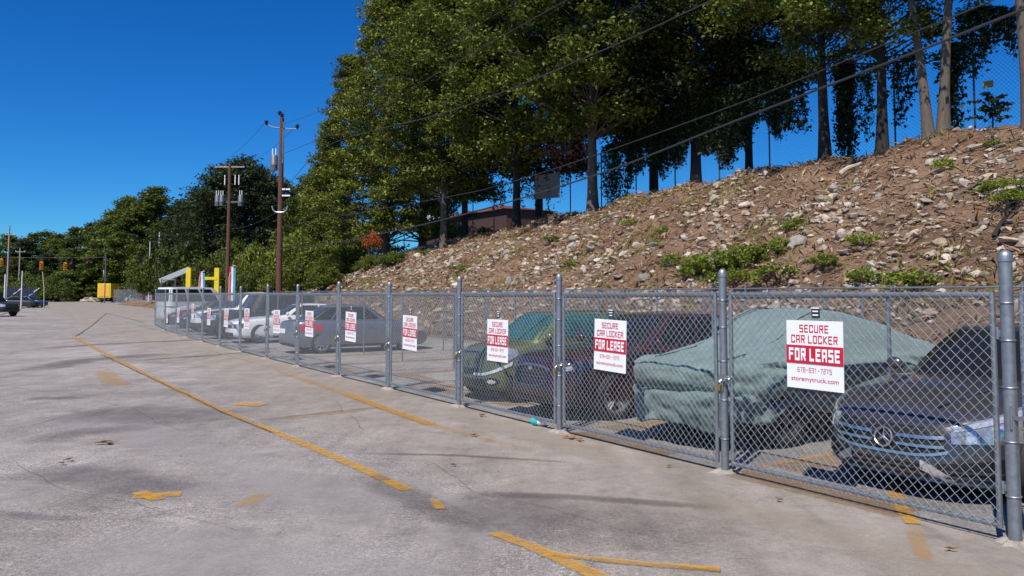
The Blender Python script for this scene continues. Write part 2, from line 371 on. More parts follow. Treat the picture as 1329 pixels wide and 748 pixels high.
# ------------------------------------------------------------------ road markings, stains, cracks
def ribbon(name, pix, width, m, z=0.010, label=None, jitter=0.0):
    pts = [on_ground(*q)[:2] for q in pix]; fine = []
    for a, b in zip(pts[:-1], pts[1:]):
        k = max(2, int(np.linalg.norm(b-a)/0.25))
        fine += [a+(b-a)*i/k for i in range(k)]
    fine.append(pts[-1]); fine = np.array(fine)
    if jitter:
        for i in range(len(fine)): fine[i] += jitter*np.array([noise.noise((i*0.31, 2.0, 5.0)), noise.noise((i*0.31, 9.0, 1.0))])
    ws = width if isinstance(width, (list, tuple)) else (width, width)
    vs = []; uvs = []
    for i, p in enumerate(fine):
        d = fine[min(i+1, len(fine)-1)]-fine[max(i-1, 0)]; d = d/np.linalg.norm(d); n = np.array([-d[1], d[0]])
        s = i/(len(fine)-1); h = (ws[0]+(ws[1]-ws[0])*s)/2
        vs += [(*(p-n*h), z), (*(p+n*h), z)]; uvs += [(0, s), (1, s)]
    me = bpy.data.meshes.new(name); fs = [(2*i, 2*i+1, 2*i+3, 2*i+2) for i in range(len(fine)-1)]
    me.from_pydata(vs, [], fs); uv = me.uv_layers.new(name='UVMap')
    for l in me.loops: uv.data[l.index].uv = uvs[l.vertex_index]
    return tag(link(name, me, m), kind='structure', label=label)
def ribbon_tp(name, a, b, width, m, z=0.012, label=None):
    def inv(q):
        v = tp(*q); return v
    A, B = inv(a), inv(b); d = (B-A).normalized(); n = Vector((-d.y, d.x, 0))*width/2
    k = 8; me = bpy.data.meshes.new(name); vs = []; uvs = []
    for i in range(k+1):
        p = A+(B-A)*i/k; vs += [(p-n)+Vector((0, 0, z)), (p+n)+Vector((0, 0, z))]; uvs += [(0, i/k), (1, i/k)]
    me.from_pydata(vs, [], [(2*i, 2*i+1, 2*i+3, 2*i+2) for i in range(k)]); uv = me.uv_layers.new(name='UVMap')
    for l in me.loops: uv.data[l.index].uv = uvs[l.vertex_index]
    return tag(link(name, me, m), kind='structure', label=label)
ribbon('road_line', [(96, 438), (128, 455), (200, 492), (262, 522), (332, 552)], (0.20, 0.17), yel_worn, 0.010, 'long yellow line fading away down the driveway')
ribbon('road_line', [(330, 551), (385, 573), (430, 592), (480, 614), (532, 639)], (0.16, 0.17), yel_fresh, 0.0105, 'bright yellow stretch of the long driveway line')
ribbon('road_line', [(640, 692), (690, 711), (725, 726), (775, 749), (840, 780)], (0.14, 0.18), yel_fresh, 0.010, 'yellow line crossing the bottom of the driveway')
ribbon('road_line', [(716, 721), (768, 727)], (0.10, 0.09), yel_fresh, 0.0125, 'short bright yellow dash beside the bottom line')
ribbon('road_line', [(768, 727), (850, 735), (936, 741)], 0.11, yel_worn, 0.0128, 'thin worn yellow line by the bottom of the driveway')
ribbon('road_line', [(880, 736), (936, 741)], 0.06, yel_fresh, 0.0134, 'small yellow dash ending the thin bottom line')
ribbon('road_line', [(350, 478), (430, 505), (500, 531), (560, 552), (640, 573), (735, 599)], (0.30, 0.24), yel_faint, 0.0102, 'faint yellow line parallel to the locker gates')
ribbon('road_line', [(450, 512), (500, 531), (560, 552)], (0.22, 0.2), yel_worn, 0.0135, 'middle stretch of the faint yellow line by the gates')
ribbon('road_line', [(331, 547), (400, 541), (495, 530)], 0.22, yel_faint, 0.0108, 'faint yellow cross line between the two long lines')
ribbon('road_line', [(345, 475), (300, 463), (262, 452)], 0.12, yel_faint, 0.0108, 'far faint yellow line near the gates')
ribbon('road_line', [(563, 650), (572, 662)], 0.1, yel_worn, 0.0108, 'tiny yellow paint fleck on the driveway')
ribbon('road_mark', [(304, 525), (343, 526)], 0.42, yel_fresh, 0.0108, 'small yellow paint patch on the driveway')
ribbon('road_mark', [(172, 646), (236, 642)], 0.2, yel_fresh, 0.0108, 'yellow arrow-like paint patch near the bottom left')
ribbon('road_mark', [(180, 640), (206, 650)], 0.16, yel_fresh, 0.0112, 'stub of the yellow arrow-like paint patch')
ribbon('road_mark', [(84, 439), (112, 440)], 1.3, yel_faint, 0.0112, 'large faded orange patch at the far end of the long line')
ribbon('road_mark', [(310, 660), (345, 640)], 0.25, yel_faint, 0.0104, 'faded yellow smear on the rough asphalt')
ribbon('road_mark', [(130, 480), (160, 505)], 0.6, yel_faint, 0.0104, 'faded yellow smear left of the long line')
ribbon('road_line', [(1158, 634), (1172, 664), (1186, 682)], 0.14, yel_fresh, 0.0125, 'yellow stripe passing under the nearest gate')
ribbon('road_line', [(1184, 682), (1203, 735)], 0.16, yel_faint, 0.0122, 'faint end of the stripe before the nearest gate')
for i, (q, wd, m, lb) in enumerate([
    ([(30, 455), (120, 448), (200, 444), (290, 440)], 0.9, tyre_m, 'dark tyre streak across the far driveway'),
    ([(30, 484), (110, 468), (180, 462), (250, 458)], 1.3, tyre_m, 'dark streak left of the long yellow line'),
    ([(40, 578), (90, 563), (150, 558), (220, 552)], 0.8, oil_m, 'purplish oil stain at the left of the driveway'),
    ([(-20, 664), (50, 671), (125, 676)], 0.22, oil_m, 'dark stain at the left edge of the driveway'),
    ([(455, 588), (600, 592), (760, 602)], 0.14, tyre_m, 'thin tyre scuff before the third gate'),
    ([(600, 640), (740, 646), (830, 652), (970, 663)], 0.26, tyre_m, 'tyre scuff before the covered vehicle'),
    ([(560, 640), (700, 672), (860, 690), (1000, 700)], 1.5, oil_m, 'broad dark patch in the middle of the paving'),
    ([(160, 470), (210, 466), (270, 461)], 0.35, tyre_m, 'short dark skid mark by the long line'),
    ([(320, 547), (420, 537), (510, 527)], 0.22, tyre_m, 'tyre scuff along the faint cross line'),
    ([(230, 466), (290, 460), (350, 456)], 0.45, tyre_m, 'skid mark near the far gates'),
    ([(60, 537), (330, 541)], 2.2, oil_m, 'greyish stain on the driveway'),
    ([(30, 520), (60, 517), (110, 518)], 0.5, oil_m, 'small dark stain at the far left of the driveway'),
    ([(20, 610), (130, 620), (250, 640)], 1.0, oil_m, 'dull stain left of the yellow arrow patch'),
    ([(470, 620), (540, 650), (620, 690)], 0.5, oil_m, 'dark rough patch beside the yellow line'),
    ]):
    ribbon('road_stain', q, wd, m, 0.0066+i*0.0003, lb, 0.03)
for i, (q, wd) in enumerate([([(-20, 550), (70, 545), (150, 553), (260, 575)], 1.3), ([(430, 588), (500, 612), (580, 645), (680, 690), (740, 720)], 0.28), ([(200, 620), (380, 635), (560, 670)], 1.6), ([(60, 700), (300, 735), (620, 760)], 1.7), ([(150, 560), (290, 590), (400, 640)], 1.0)]):
    ribbon('road_patch', q, wd, pale_m, 0.0048+0.0003*i, 'pale scoured patch of the driveway', 0.03)
ribbon('road_crack', [(97, 438), (118, 424), (138, 407), (160, 412), (188, 419)], 0.09, crack_m, 0.0118, 'thin crack forking at the far end of the driveway', 0.1)
for k, q in enumerate([[(436, 520), (455, 545), (480, 560)], [(20, 600), (90, 640), (180, 655), (300, 690)], [(560, 600), (620, 640), (700, 660), (820, 690), (960, 720)], [(0, 500), (90, 515), (170, 530), (230, 560)]]):
    ribbon('road_crack', q, 0.016, hair_m, 0.0121+0.0002*k, 'hairline crack wandering across the driveway', 0.12)
ribbon('road_crack', [(0, 409), (25, 402), (45, 394)], 0.25, crack_m, 0.0118, 'crack near the left edge of the yard', 0.1)
ribbon('road_crack', [(130, 460), (210, 498), (300, 541), (360, 565)], 0.04, crack_m, 0.0119, 'crack following the long yellow line', 0.04)
for k, (t, p) in enumerate([(4, -1.0), (9, -0.5), (15, -0.6), (21, -0.5)]):
    ribbon_tp('road_dust', (t-2.5, p), (t+2.5, p+0.1), 0.8, dust_m, 0.0086+0.0004*k, 'tan sand blown against the foot of the gates')
# ------------------------------------------------------------------ locker fence
POSTS = [(3.21, 0.04), (6.03, 0.01), (8.96, -0.01), (11.82, 0.0), (14.71, 0.0), (17.49, -0.02), (20.51, -0.02), (23.33, -0.02), (26.57, 0.0), (29.56, 0.02), (32.83, 0.07), (36.38, 0.17), (39.39, 0.22), (43.79, 0.42), (51.0, 1.0)]
PTOP = [2.12, 2.05, 2.06, 2.08, 2.02, 2.06, 2.03, 2.05, 2.02, 2.04, 2.03, 2.03, 2.03, 2.03, 2.03]
ordinal = ['nearest', 'second', 'third', 'fourth', 'fifth', 'sixth', 'seventh', 'eighth', 'ninth', 'tenth', 'eleventh', 'twelfth', 'thirteenth', 'fourteenth', 'fifteenth', 'sixteenth']
def chainlink(b, w, z0, z1, cell=0.0610, r=0.0023, sag=0.0):
    """two crossing families of diagonal wires, local x along the panel, woven by +-r"""
    h = z1-z0; step = cell*math.sqrt(2)
    c = -h
    while c < w:
        x0, x1 = max(0, c), min(w, c+h)
        if x1-x0 > 0.02:
            for sgn in (0, 1):
                za, zb = z0+(x0-c), z0+(x1-c)
                if sgn: za, zb = z0+z1-za, z0+z1-zb
                y = r*0.9*(1 if sgn else -1)
                b.bar((x0, y, za), (x1, y, zb), r, 4, caps=False)
        c += step
def panel_frame(a, b):   # local frame with x from a to b
    d = (b-a); d.z = 0; return math.atan2(d.y, d.x), d.length
for i, (t, p) in enumerate(POSTS):
    o = thing('fence_post', ordinal[i]+' steel gate post of the locker fence'+(', at the right edge' if i == 0 else ', counting from the right'), 'fence post', tp(t, p, 0), random.uniform(0, 3), 'gate posts of the locker fence')
    r = 0.047 if i in (0,) else 0.040
    MB().bar((0, 0, -0.1), (0, 0, PTOP[i]), r, 18).build('pipe', galv, o, True)
    MB().lathe([(r*1.12, PTOP[i]-0.03), (r*1.14, PTOP[i]+0.012), (r*0.95, PTOP[i]+0.035), (r*0.5, PTOP[i]+0.055), (0.004, PTOP[i]+0.06)], 16).build('cap', galv, o, True)
    for z in (0.35, 0.75, 1.15, 1.5, 1.78): MB().torus((0, 0, z), r*1.07, 0.006, Matrix.Identity(3), 16, 5).build('tie_band', galv, o, True)
    fm = MB(); n_ = 15; rr = [random.uniform(0.09, 0.20) for _ in range(n_)]
    vs = [(0.6*r_*math.cos(2*PI*k/n_), 0.6*r_*math.sin(2*PI*k/n_), 0.035) for k, r_ in enumerate(rr)]+[(r_*math.cos(2*PI*k/n_), r_*math.sin(2*PI*k/n_), 0.001) for k, r_ in enumerate(rr)]
    fm.add(vs, [tuple(range(n_))]+[(k, n_+k, n_+(k+1) % n_, (k+1) % n_) for k in range(n_)])
    fm.build('footing', footing_m, o)
SIGN_PX = [(1060, 415), (795, 414), (649, 414), (535, 409), (458, 404.5), (404, 403), (361.5, 402), (322.5, 400), (295.6, 400), (273, 399.5), (252, 394), (233, 400), (218.5, 402)]
SIGN_W, SIGN_H = 0.61, 0.63
def text_mesh(s, w, h, x, z, squeeze=None, weight=0.0):
    cu = bpy.data.curves.new('t', 'FONT'); cu.body = s; cu.size = 1; cu.align_x = 'CENTER'; cu.offset = weight; cu.extrude = 0.0; cu.resolution_u = 3
    o = bpy.data.objects.new('t', cu); COL.objects.link(o)
    dg = bpy.context.evaluated_depsgraph_get(); me = bpy.data.meshes.new_from_object(o.evaluated_get(dg))
    bpy.data.objects.remove(o); bpy.data.curves.remove(cu)
    co = np.array([v.co for v in me.vertices]); mn, mx = co.min(0), co.max(0)
    sx, sy = w/(mx[0]-mn[0]), h/(mx[1]-mn[1])
    vs = [(x+(c[0]-(mn[0]+mx[0])/2)*sx, 0, z+(c[1]-(mn[1]+mx[1])/2)*sy) for c in co]
    fs = [tuple(p.vertices) for p in me.polygons]; bpy.data.meshes.remove(me); return vs, fs
def extr(b, vs, fs, y0, y1):   # flat lettering given its own thickness (front at y0)
    b.add([(v[0], y0, v[2]) for v in vs], fs)
    return b
# square block capitals drawn as strokes on a 4 x 6 grid
GLY = {'S': [[(4, 6), (0, 6), (0, 3.2), (4, 3.2), (4, 0), (0, 0)]], 'E': [[(4, 6), (0, 6), (0, 0), (4, 0)], [(0, 3.1), (3.4, 3.1)]], 'C': [[(4, 4.6), (4, 6), (0, 6), (0, 0), (4, 0), (4, 1.4)]],
       'U': [[(0, 6), (0, 0), (4, 0), (4, 6)]], 'R': [[(0, 0), (0, 6), (4, 6), (4, 3), (0, 3)], [(2.2, 3), (4, 0)]], 'A': [[(0, 0), (0, 6), (4, 6), (4, 0)], [(0, 2.6), (4, 2.6)]],
       'L': [[(0, 6), (0, 0), (3.8, 0)]], 'O': [[(0, 0), (0, 6), (4, 6), (4, 0), (0, 0)]], 'K': [[(0, 0), (0, 6)], [(4, 6), (0.4, 3), (4, 0)]], 'F': [[(4, 6), (0, 6), (0, 0)], [(0, 3.1), (3.4, 3.1)]],
       '6': [[(4, 6), (0, 6), (0, 0), (4, 0), (4, 3.2), (0, 3.2)]], '7': [[(0, 6), (4, 6), (1.5, 0)]], '8': [[(0, 0), (0, 6), (4, 6), (4, 0), (0, 0)], [(0, 3.1), (4, 3.1)]], '3': [[(0, 6), (4, 6), (4, 0), (0, 0)], [(1, 3.1), (4, 3.1)]],
       '1': [[(0.8, 4.8), (2, 6), (2, 0)]], '2': [[(0, 6), (4, 6), (4, 3.2), (0, 3.2), (0, 0), (4, 0)]], '5': [[(4, 6), (0, 6), (0, 3.2), (4, 3.2), (4, 0), (0, 0)]], '-': [[(0.4, 3), (3.6, 3)]]}
def block_text(s, w, h, x, z, sw, y):
    """sw: stroke width in grid units; every stroke is a flat bar with cut ends, overlapping at the turns, each a little prouder"""
    b = MB(); adv = 4+sw+1.5; tot = sum((3.0 if c == ' ' else adv) for c in s)-1.5; kx, kz = w/tot, h/(6+sw); cx = -tot/2+sw/2; lift = 0
    for ch in s:
        if ch == ' ': cx += 3.0; continue
        for st in GLY[ch]:
            for (x0, z0), (x1, z1) in zip(st[:-1], st[1:]):
                d = Vector((x1-x0, z1-z0)).normalized(); n = Vector((-d.y, d.x))*sw/2; e = d*sw*0.42
                P4 = [Vector((x0, z0))-e-n, Vector((x1, z1))+e-n, Vector((x1, z1))+e+n, Vector((x0, z0))-e+n]; lift = (lift+1) % 5
                b.add([(x+(cx+p.x)*kx, y-0.00012*lift, z+(p.y-3)*kz) for p in P4], [(0, 1, 2, 3)])
        cx += adv
    return b
SIGN_PARTS = []
for nm, s, wd, ht, z, sw in (('heading', 'SECURE', 0.315, 0.072, 0.240, 1.15), ('heading', 'CAR LOCKER', 0.50, 0.075, 0.142, 1.15), ('phone_number', '678-631-7275', 0.37, 0.046, -0.142, 0.85)):
    me = block_text(s, wd, ht, 0, z, sw, -0.0050).mesh(nm); me.materials.append(red_m); SIGN_PARTS.append((nm, me))
vs, fs = text_mesh('storemytruck.com', 0.51, 0.055, 0, -0.232, weight=0.004); me = extr(MB(), vs, fs, -0.0055, 0).mesh('web_address'); me.materials.append(red_m); SIGN_PARTS.append(('web_address', me))
me = block_text('FOR LEASE', 0.55, 0.118, 0, 0.0, 1.75, -0.0100).mesh('lettering'); me.materials.append(white_m); SIGN_PARTS.append(('lettering', me))
pb = MB(); pb.box((0, 0, 0), (SIGN_W, 0.006, SIGN_H)); PANEL = pb.mesh('sign_panel'); PANEL.materials.append(white_m)
bb_ = MB(); bb_.box((0, -0.0055, 0), (SIGN_W, 0.005, 0.168)); BAND = bb_.mesh('sign_band'); BAND.materials.append(red_m)
bays = ['charcoal car', 'green covered vehicle', 'maroon sedan', 'green hatchback', 'first empty bay', 'second empty bay', 'third empty bay', 'silver sedan', 'empty bay beyond the sedan', 'white coupe', 'black off-roader', 'white pickup', 'farthest dark cars', 'last bay']
for i in range(len(POSTS)-1):
    a = tp(*POSTS[i+1], 0); b = tp(*POSTS[i], 0)     # local x runs from far post towards the near post (left to right in view)
    rz, L = panel_frame(a, b); Lg = L-0.17
    off = (b-a).normalized()*0.085
    o = thing('chain_link_gate', 'chain-link gate in a pipe frame closing the '+('bay of the ' if 'bay' not in bays[i] else '')+bays[i], 'gate', a+off, rz, 'chain-link gates of the car lockers')
    zb, zt = 0.115, 1.84; fr = MB()
    fr.tube([(0.02, 0, zb), (Lg-0.02, 0, zb)], 0.021, 12); fr.tube([(0.02, 0, zt), (Lg-0.02, 0, zt)], 0.021, 12)
    fr.tube([(0.02, 0, zb-0.02), (0.02, 0, zt+0.02)], 0.0215, 12); fr.tube([(Lg-0.02, 0, zb-0.02), (Lg-0.02, 0, zt+0.02)], 0.0215, 12)
    fr.build('frame', galv, o, True)
    cm = MB(); chainlink(cm, Lg-0.02, zb-0.03, zt+0.03, r=0.0020 if i < 2 else 0.0018); m_ = cm.build('wire_mesh', wire_m, o, True, None); m_.location = (0.01, -0.026, 0)
    for z in (0.4, 1.55):
        hg = MB(); hg.box((Lg+0.03, 0, z), (0.10, 0.012, 0.05)); hg.bar((Lg+0.012, 0, z-0.045), (Lg+0.012, 0, z+0.045), 0.014, 8); hg.build('hinge', galv, o)
    la = MB(); la.box((-0.03, -0.03, 0.93), (0.12, 0.012, 0.03)); la.bar((-0.06, -0.05, 0.85), (-0.06, -0.05, 1.02), 0.009, 6); la.build('latch', galv, o)
    if i < len(SIGN_PX):
        px, py = SIGN_PX[i]; d = ray(px, py); pa = (POSTS[i][1]+POSTS[i+1][1])/2
        q = at_p(px, py, pa); zc = q[2]-SIGN_H/2-0.01
        tt, _ = to_tp(q[0], q[1])
        s = thing('lease_sign', ('white and red lease sign on the gate of the '+bays[i]).replace('the bay of the ', ''), 'sign', tp(tt, pa-0.045, zc), rz, 'lease signs on the gates')
        s.rotation_euler = (random.uniform(-0.02, 0.02), random.uniform(-0.02, 0.025), rz)
        for nm, me in [('panel', PANEL), ('band', BAND)]+SIGN_PARTS:
            c = bpy.data.objects.new(nm, me); COL.objects.link(c); c.parent = s
        if i < 5:
            nt = thing('number_tag', 'small black number tag on the mesh above the sign of the '+bays[i], 'tag', tp(tt-0.02, pa-0.04, zc+SIGN_H/2+0.075), rz, 'black number tags on the gates')
            MB().box((0, 0, 0), (0.085, 0.006, 0.10)).build('plate', blackpl, nt)
            wb = MB(); wb.box((0, -0.004, 0.012), (0.06, 0.004, 0.013)); wb.box((0, -0.004, -0.022), (0.06, 0.004, 0.013)); wb.box((0, -0.004, 0.042), (0.085, 0.004, 0.012)); wb.build('stripe', white_m, nt)
    if i in (0, 1, 2, 3, 4, 5, 6):   # chain and padlock at the latch post
        k = thing('padlock', 'brass padlock on a short chain at the '+ordinal[i+1]+' post', 'padlock', a+Vector((0, 0, 0.80 if i else 0.88)), rz, 'padlocks on the gates')
        bd = MB(); bd.box((0.0, -0.075, 0), (0.052, 0.026, 0.058)); me = bd.build('body', brass, k)
        sh = MB(); sh.tube([(-0.017, -0.075, 0.028), (-0.017, -0.075, 0.05), (-0.010, -0.075, 0.064), (0, -0.075, 0.069), (0.010, -0.075, 0.064), (0.017, -0.075, 0.05), (0.017, -0.075, 0.028)], 0.0048, 8); sh.build('shackle', chrome, k, True)
        ch = MB(); n_ = 17
        for j in range(n_):
            ph = 2*PI*j/n_; c = Vector((0.035+0.085*math.cos(ph), 0.0+0.068*math.sin(ph), 0.085+0.03*math.cos(ph)))
            M = Matrix.Rotation(ph+PI/2, 3, 'Z') @ Matrix.Rotation(PI/2*(j % 2), 3, 'X') @ Matrix.Diagonal((1.5, 1, 1))
            ch.torus(c, 0.0135, 0.0042, M, 10, 5)
        ch.build('chain', chrome, k, True)
# the row goes on past the right edge of the photo
g0 = [o for o in sc.objects if o.name == 'chain_link_gate'][0]; p0_ = [o for o in sc.objects if o.name == 'fence_post'][0]
step = tp(*POSTS[0])-tp(*POSTS[1]); dup(g0, g0.location+step, None, 'chain-link gate cut off by the right edge of the photo')
dup(p0_, p0_.location+step, None, 'steel gate post beyond the right edge of the photo')
# partitions between the bays and the back fence
def mesh_fence(name, label, cat, a, b, zt, group=None, posts=(), cell=0.0505, r=0.0022, zb=0.04, rail=0.018, m=wire_m, pm=galv, post_r=0.025, ph=None):
    a = Vector(a); b = Vector(b); rz, L = panel_frame(a.copy(), b.copy()); o = thing(name, label, cat, a, rz, group)
    cm = MB(); chainlink(cm, L, zb, zt, cell, r); cm.build('wire_mesh', m, o, True, None)
    if rail: MB().bar((0, 0.03, zt-0.02), (L, 0.03, zt-0.02), rail, 8).build('top_rail', pm, o, True)
    for s in posts: MB().bar((s*L, 0.04, -0.1), (s*L, 0.04, ph or zt+0.06), post_r, 8).build('post', pm, o, True)
    return o
for i in range(1, len(POSTS)-1):
    t, p = POSTS[i]
    mesh_fence('partition_fence', 'chain-link partition running back from the '+ordinal[i]+' gate post', 'fence', tp(t, p+0.07), tp(t, 8.0), 1.83, 'chain-link partitions between the bays', (0.36, 0.7), cell=0.061, r=0.0009, m=wire_dull)
mesh_fence('back_fence', 'long chain-link fence at the back of the car lockers', 'fence', tp(52, 8.05), tp(-8, 8.05), 1.98, None, [k/20 for k in range(21)], cell=0.061, r=0.0015, m=wire_dull, ph=2.05)
# bay stripes and debris
for i in range(1, 8):
    t = POSTS[i][0]
    ribbon_tp('bay_line', (t, 0.25), (t, 6.2), 0.10, yel_worn, 0.012, 'worn yellow stripe beside the partition behind the '+ordinal[i]+' post')
    ribbon_tp('leaf_dirt', (t-0.25, 0.6), (t-0.2, 5.0), 0.55, dirt_m, 0.0095, 'orange brown leaf dirt along the partition behind the '+ordinal[i]+' post')
for i, (a, b) in enumerate([((4.1, 0.15), (6.0, 0.12)), ((7, 0.3), (8.8, 0.25)), ((12.2, 0.9), (14.4, 0.7)), ((15, 1.2), (17.2, 1.5)), ((18, 0.4), (20, 0.7))]):
    ribbon_tp('leaf_dirt', a, b, 0.5, dirt_m, 0.0105+0.0002*i, 'orange leaf dirt inside the bay, just behind the gate')
# ------------------------------------------------------------------ vehicles (built along local x, front at +x, z up)
def sgnpow(v, e): return math.copysign(abs(v)**e, v)
class Shell:
    """lower body: plan outline swept up from the sill to the shoulder, with hood and deck on top"""
    def __init__(s, L, W, prof, zb=0.22, mx=5.5, my=3.4, lean=0.10, crown=0.05, tuck=0.07, rear_lean=0.05):
        s.a, s.b, s.prof, s.zb, s.mx, s.my, s.lean, s.crown, s.tuck, s.rl = L/2, W/2, prof, zb, mx, my, lean, crown, tuck, rear_lean
    def zsh(s, x):   # shoulder height at x
        return float(np.interp(x, [q[0] for q in s.prof], [q[1] for q in s.prof]))
    def zbot(s, x):
        k = abs(x)/s.a; return s.zb+0.06*max(0, k-0.8)/0.2
    H = [0, 0.04, 0.12, 0.3, 0.55, 0.75, 0.88, 0.95, 1.0]
    def inset(s, h):
        iy = float(np.interp(h, s.H, [0.10, 0.045, 0.015, 0.0, 0.0, 0.012, 0.035, 0.06, 0.11]))
        fx = float(np.interp(h, s.H, [s.tuck*1.3, s.tuck*0.7, s.tuck*0.15, 0.0, 0.02*s.lean/0.1, 0.04*s.lean/0.1, s.lean*0.65, s.lean*1.0, s.lean*1.7]))
        rx = float(np.interp(h, s.H, [0.10, 0.05, 0.01, 0.0, 0.01, s.rl*0.6, s.rl, s.rl*1.4, s.rl*2.2]))
        return iy, fx, rx
    def pos(s, th, h):
        c, sn = math.cos(th), math.sin(th); iy, fx, rx = s.inset(h)
        X = s.a*sgnpow(c, 2/s.mx); Y = s.b*sgnpow(sn, 2/s.my)*(1-iy)
        k = abs(X)/s.a
        X = X-(fx if X > 0 else -rx)*k**3
        zb, zs = s.zbot(X), s.zsh(X); return Vector((X, Y, zb+h*(zs-zb)))
    def hz(s, x, z):
        zb, zs = s.zbot(x), s.zsh(x); return (z-zb)/(zs-zb)
    def q2th(s, q): return math.asin(max(-1, min(1, sgnpow(q, s.my/2))))
    def nrm(s, th, h, e=0.01):
        a = s.pos(th+e, h)-s.pos(th-e, h); b = s.pos(th, min(1, h+e))-s.pos(th, max(0, h-e)); n = a.cross(b)
        return n.normalized()
    def body(s, n=112):
        hs = sorted(set(s.H+[0.02, 0.08, 0.2, 0.42, 0.65, 0.82, 0.915, 0.975])); th = []
        for i in range(n): th.append(2*PI*i/n)
        v = [s.pos(t, h) for h in hs for t in th]; R = len(hs)
        for k in (0.985, 0.95, 0.86, 0.7, 0.5, 0.28, 0.05):
            for t in th:
                p = s.pos(t, 1.0); y = p.y*k; x = p.x*(0.35+0.65*k); zs = s.zsh(x)
                # height: follows shoulder line, rises to the crown line in the middle, rounded edge
                v.append(Vector((x, y, zs+s.crown*(1-(abs(p.y*k)/s.b)**2)*(1-k**6) )))
            R += 1
        f = [(i*n+j, i*n+(j+1) % n, (i+1)*n+(j+1) % n, (i+1)*n+j) for i in range(R-1) for j in range(n)]
        f += [tuple(range(n-1, -1, -1)), tuple(range((R-1)*n, R*n))]
        b = MB(); b.add(v, f); return b
    def patch(s, q0, q1, z0, z1, off=0.006, thick=0.02, n=14, m=5, ztop=None, zlow=None):
        """front patch between lateral fractions q0..q1 (of half width) and heights z0..z1; ztop/zlow bend the edges"""
        t0, t1 = s.q2th(q0), s.q2th(q1); P, Q = [], []
        for i in range(m):
            row, nr = [], []
            for j in range(n):
                u = j/(n-1); th = t0+(t1-t0)*u; lo = z0 if zlow is None else z0+zlow(u); hi = z1 if ztop is None else z1+ztop(u)
                z = lo+(hi-lo)*i/(m-1); h = min(0.995, max(0.0, s.hz(s.a-0.1, z)))
                nn = s.nrm(th, h); row.append(s.pos(th, h)+nn*off); nr.append(nn)
            P.append(row); Q.append(nr)
        b = MB(); b.grid(P, thick, Q); return b
    def rpatch(s, q0, q1, z0, z1, off=0.006, thick=0.02, n=12, m=5):
        t0, t1 = PI-s.q2th(q0), PI-s.q2th(q1); P, Q = [], []
        for i in range(m):
            row, nr = [], []
            for j in range(n):
                th = t0+(t1-t0)*j/(n-1); z = z0+(z1-z0)*i/(m-1); h = min(0.995, max(0, s.hz(-s.a+0.1, z))); nn = s.nrm(th, h)
                row.append(s.pos(th, h)+nn*off); nr.append(nn)
            P.append(row); Q.append(nr)
        b = MB(); b.grid(P, thick, Q); return b
    def side(s, sgn, x0, x1, h0, h1, off=0.003, thick=0.015, n=12, m=8):
        def th(x):
            c = max(-1, min(1, sgnpow(x/s.a, s.mx/2))); return sgn*math.acos(c)
        P, Q = [], []
        for i in range(m):
            row, nr = [], []
            for j in range(n):
                h = h0+(h1-h0)*i/(m-1); t = th(x0+(x1-x0)*j/(n-1)); nn = s.nrm(t, h)
                row.append(s.pos(t, h)+nn*off); nr.append(nn)
            P.append(row); Q.append(nr)
        b = MB(); b.grid(P, thick, Q); return b
class Cabin:
    """base ring xr0..xf0 (half width w0) at z0 up to the roof ring xr1..xf1 (w1) at z1"""
    def __init__(s, xr0, xf0, w0, z0, xr1, xf1, w1, z1, m=7.0, crown=0.05, bow=0.10):
        s.__dict__.update(locals())
    def pos(s, th, v):
        e = v-0.12*v*(1-v)   # slight convexity
        xr, xf = s.xr0+(s.xr1-s.xr0)*v, s.xf0+(s.xf1-s.xf0)*v
        w = s.w0+(s.w1-s.w0)*(v**1.4); a = (xf-xr)/2; c = (xf+xr)/2
        ct, st = math.cos(th), math.sin(th)
        X = a*sgnpow(ct, 2/s.m); Y = w*sgnpow(st, 2/s.m)
        X -= math.copysign(s.bow*(Y/s.w0)**2, X)*(abs(X)/a)**4
        z = s.z0+(s.z1-s.z0)*(1-(1-v)**1.25)
        return Vector((c+X, Y, z))
    def nrm(s, th, v, e=0.01):
        a = s.pos(th+e, v)-s.pos(th-e, v); b = s.pos(th, min(1, v+e))-s.pos(th, max(0, v-e)); return a.cross(b).normalized()
    def shell(s, n=96):
        vs = [0, 0.15, 0.3, 0.45, 0.6, 0.75, 0.88, 0.95, 1.0]; v = [s.pos(2*PI*j/n, k) for k in vs for j in range(n)]; R = len(vs)
        for k in (0.97, 0.9, 0.75, 0.5, 0.25, 0.04):
            for j in range(n):
                p = s.pos(2*PI*j/n, 1.0); cx = (s.xr1+s.xf1)/2
                v.append(Vector((cx+(p.x-cx)*k, p.y*k, s.z1+s.crown*(1-k*k))))
            R += 1
        f = [(i*n+j, i*n+(j+1) % n, (i+1)*n+(j+1) % n, (i+1)*n+j) for i in range(R-1) for j in range(n)]
        f += [tuple(range(n-1, -1, -1)), tuple(range((R-1)*n, R*n))]
        return MB().add(v, f)
    def glass(s, face, q0, q1, v0, v1, off=0.005, thick=0.012, n=14, m=7):
        """face 'front'/'rear': q across; 'left'/'right': q along from rear (-1) to front (1)"""
        def th(q):
            if face in ('front', 'rear'):
                a = math.asin(sgnpow(q, s.m/2)); return a if face == 'front' else PI-a
            a = math.acos(sgnpow(q, s.m/2)); return a if face == 'left' else -a
        P, Q = [], []
        for i in range(m):
            row, nr = [], []
            for j in range(n):
                t = th(q0+(q1-q0)*j/(n-1)); v = v0+(v1-v0)*i/(m-1); nn = s.nrm(t, v); row.append(s.pos(t, v)+nn*off); nr.append(nn)
            P.append(row); Q.append(nr)
        b = MB(); b.grid(P, thick, Q); return b
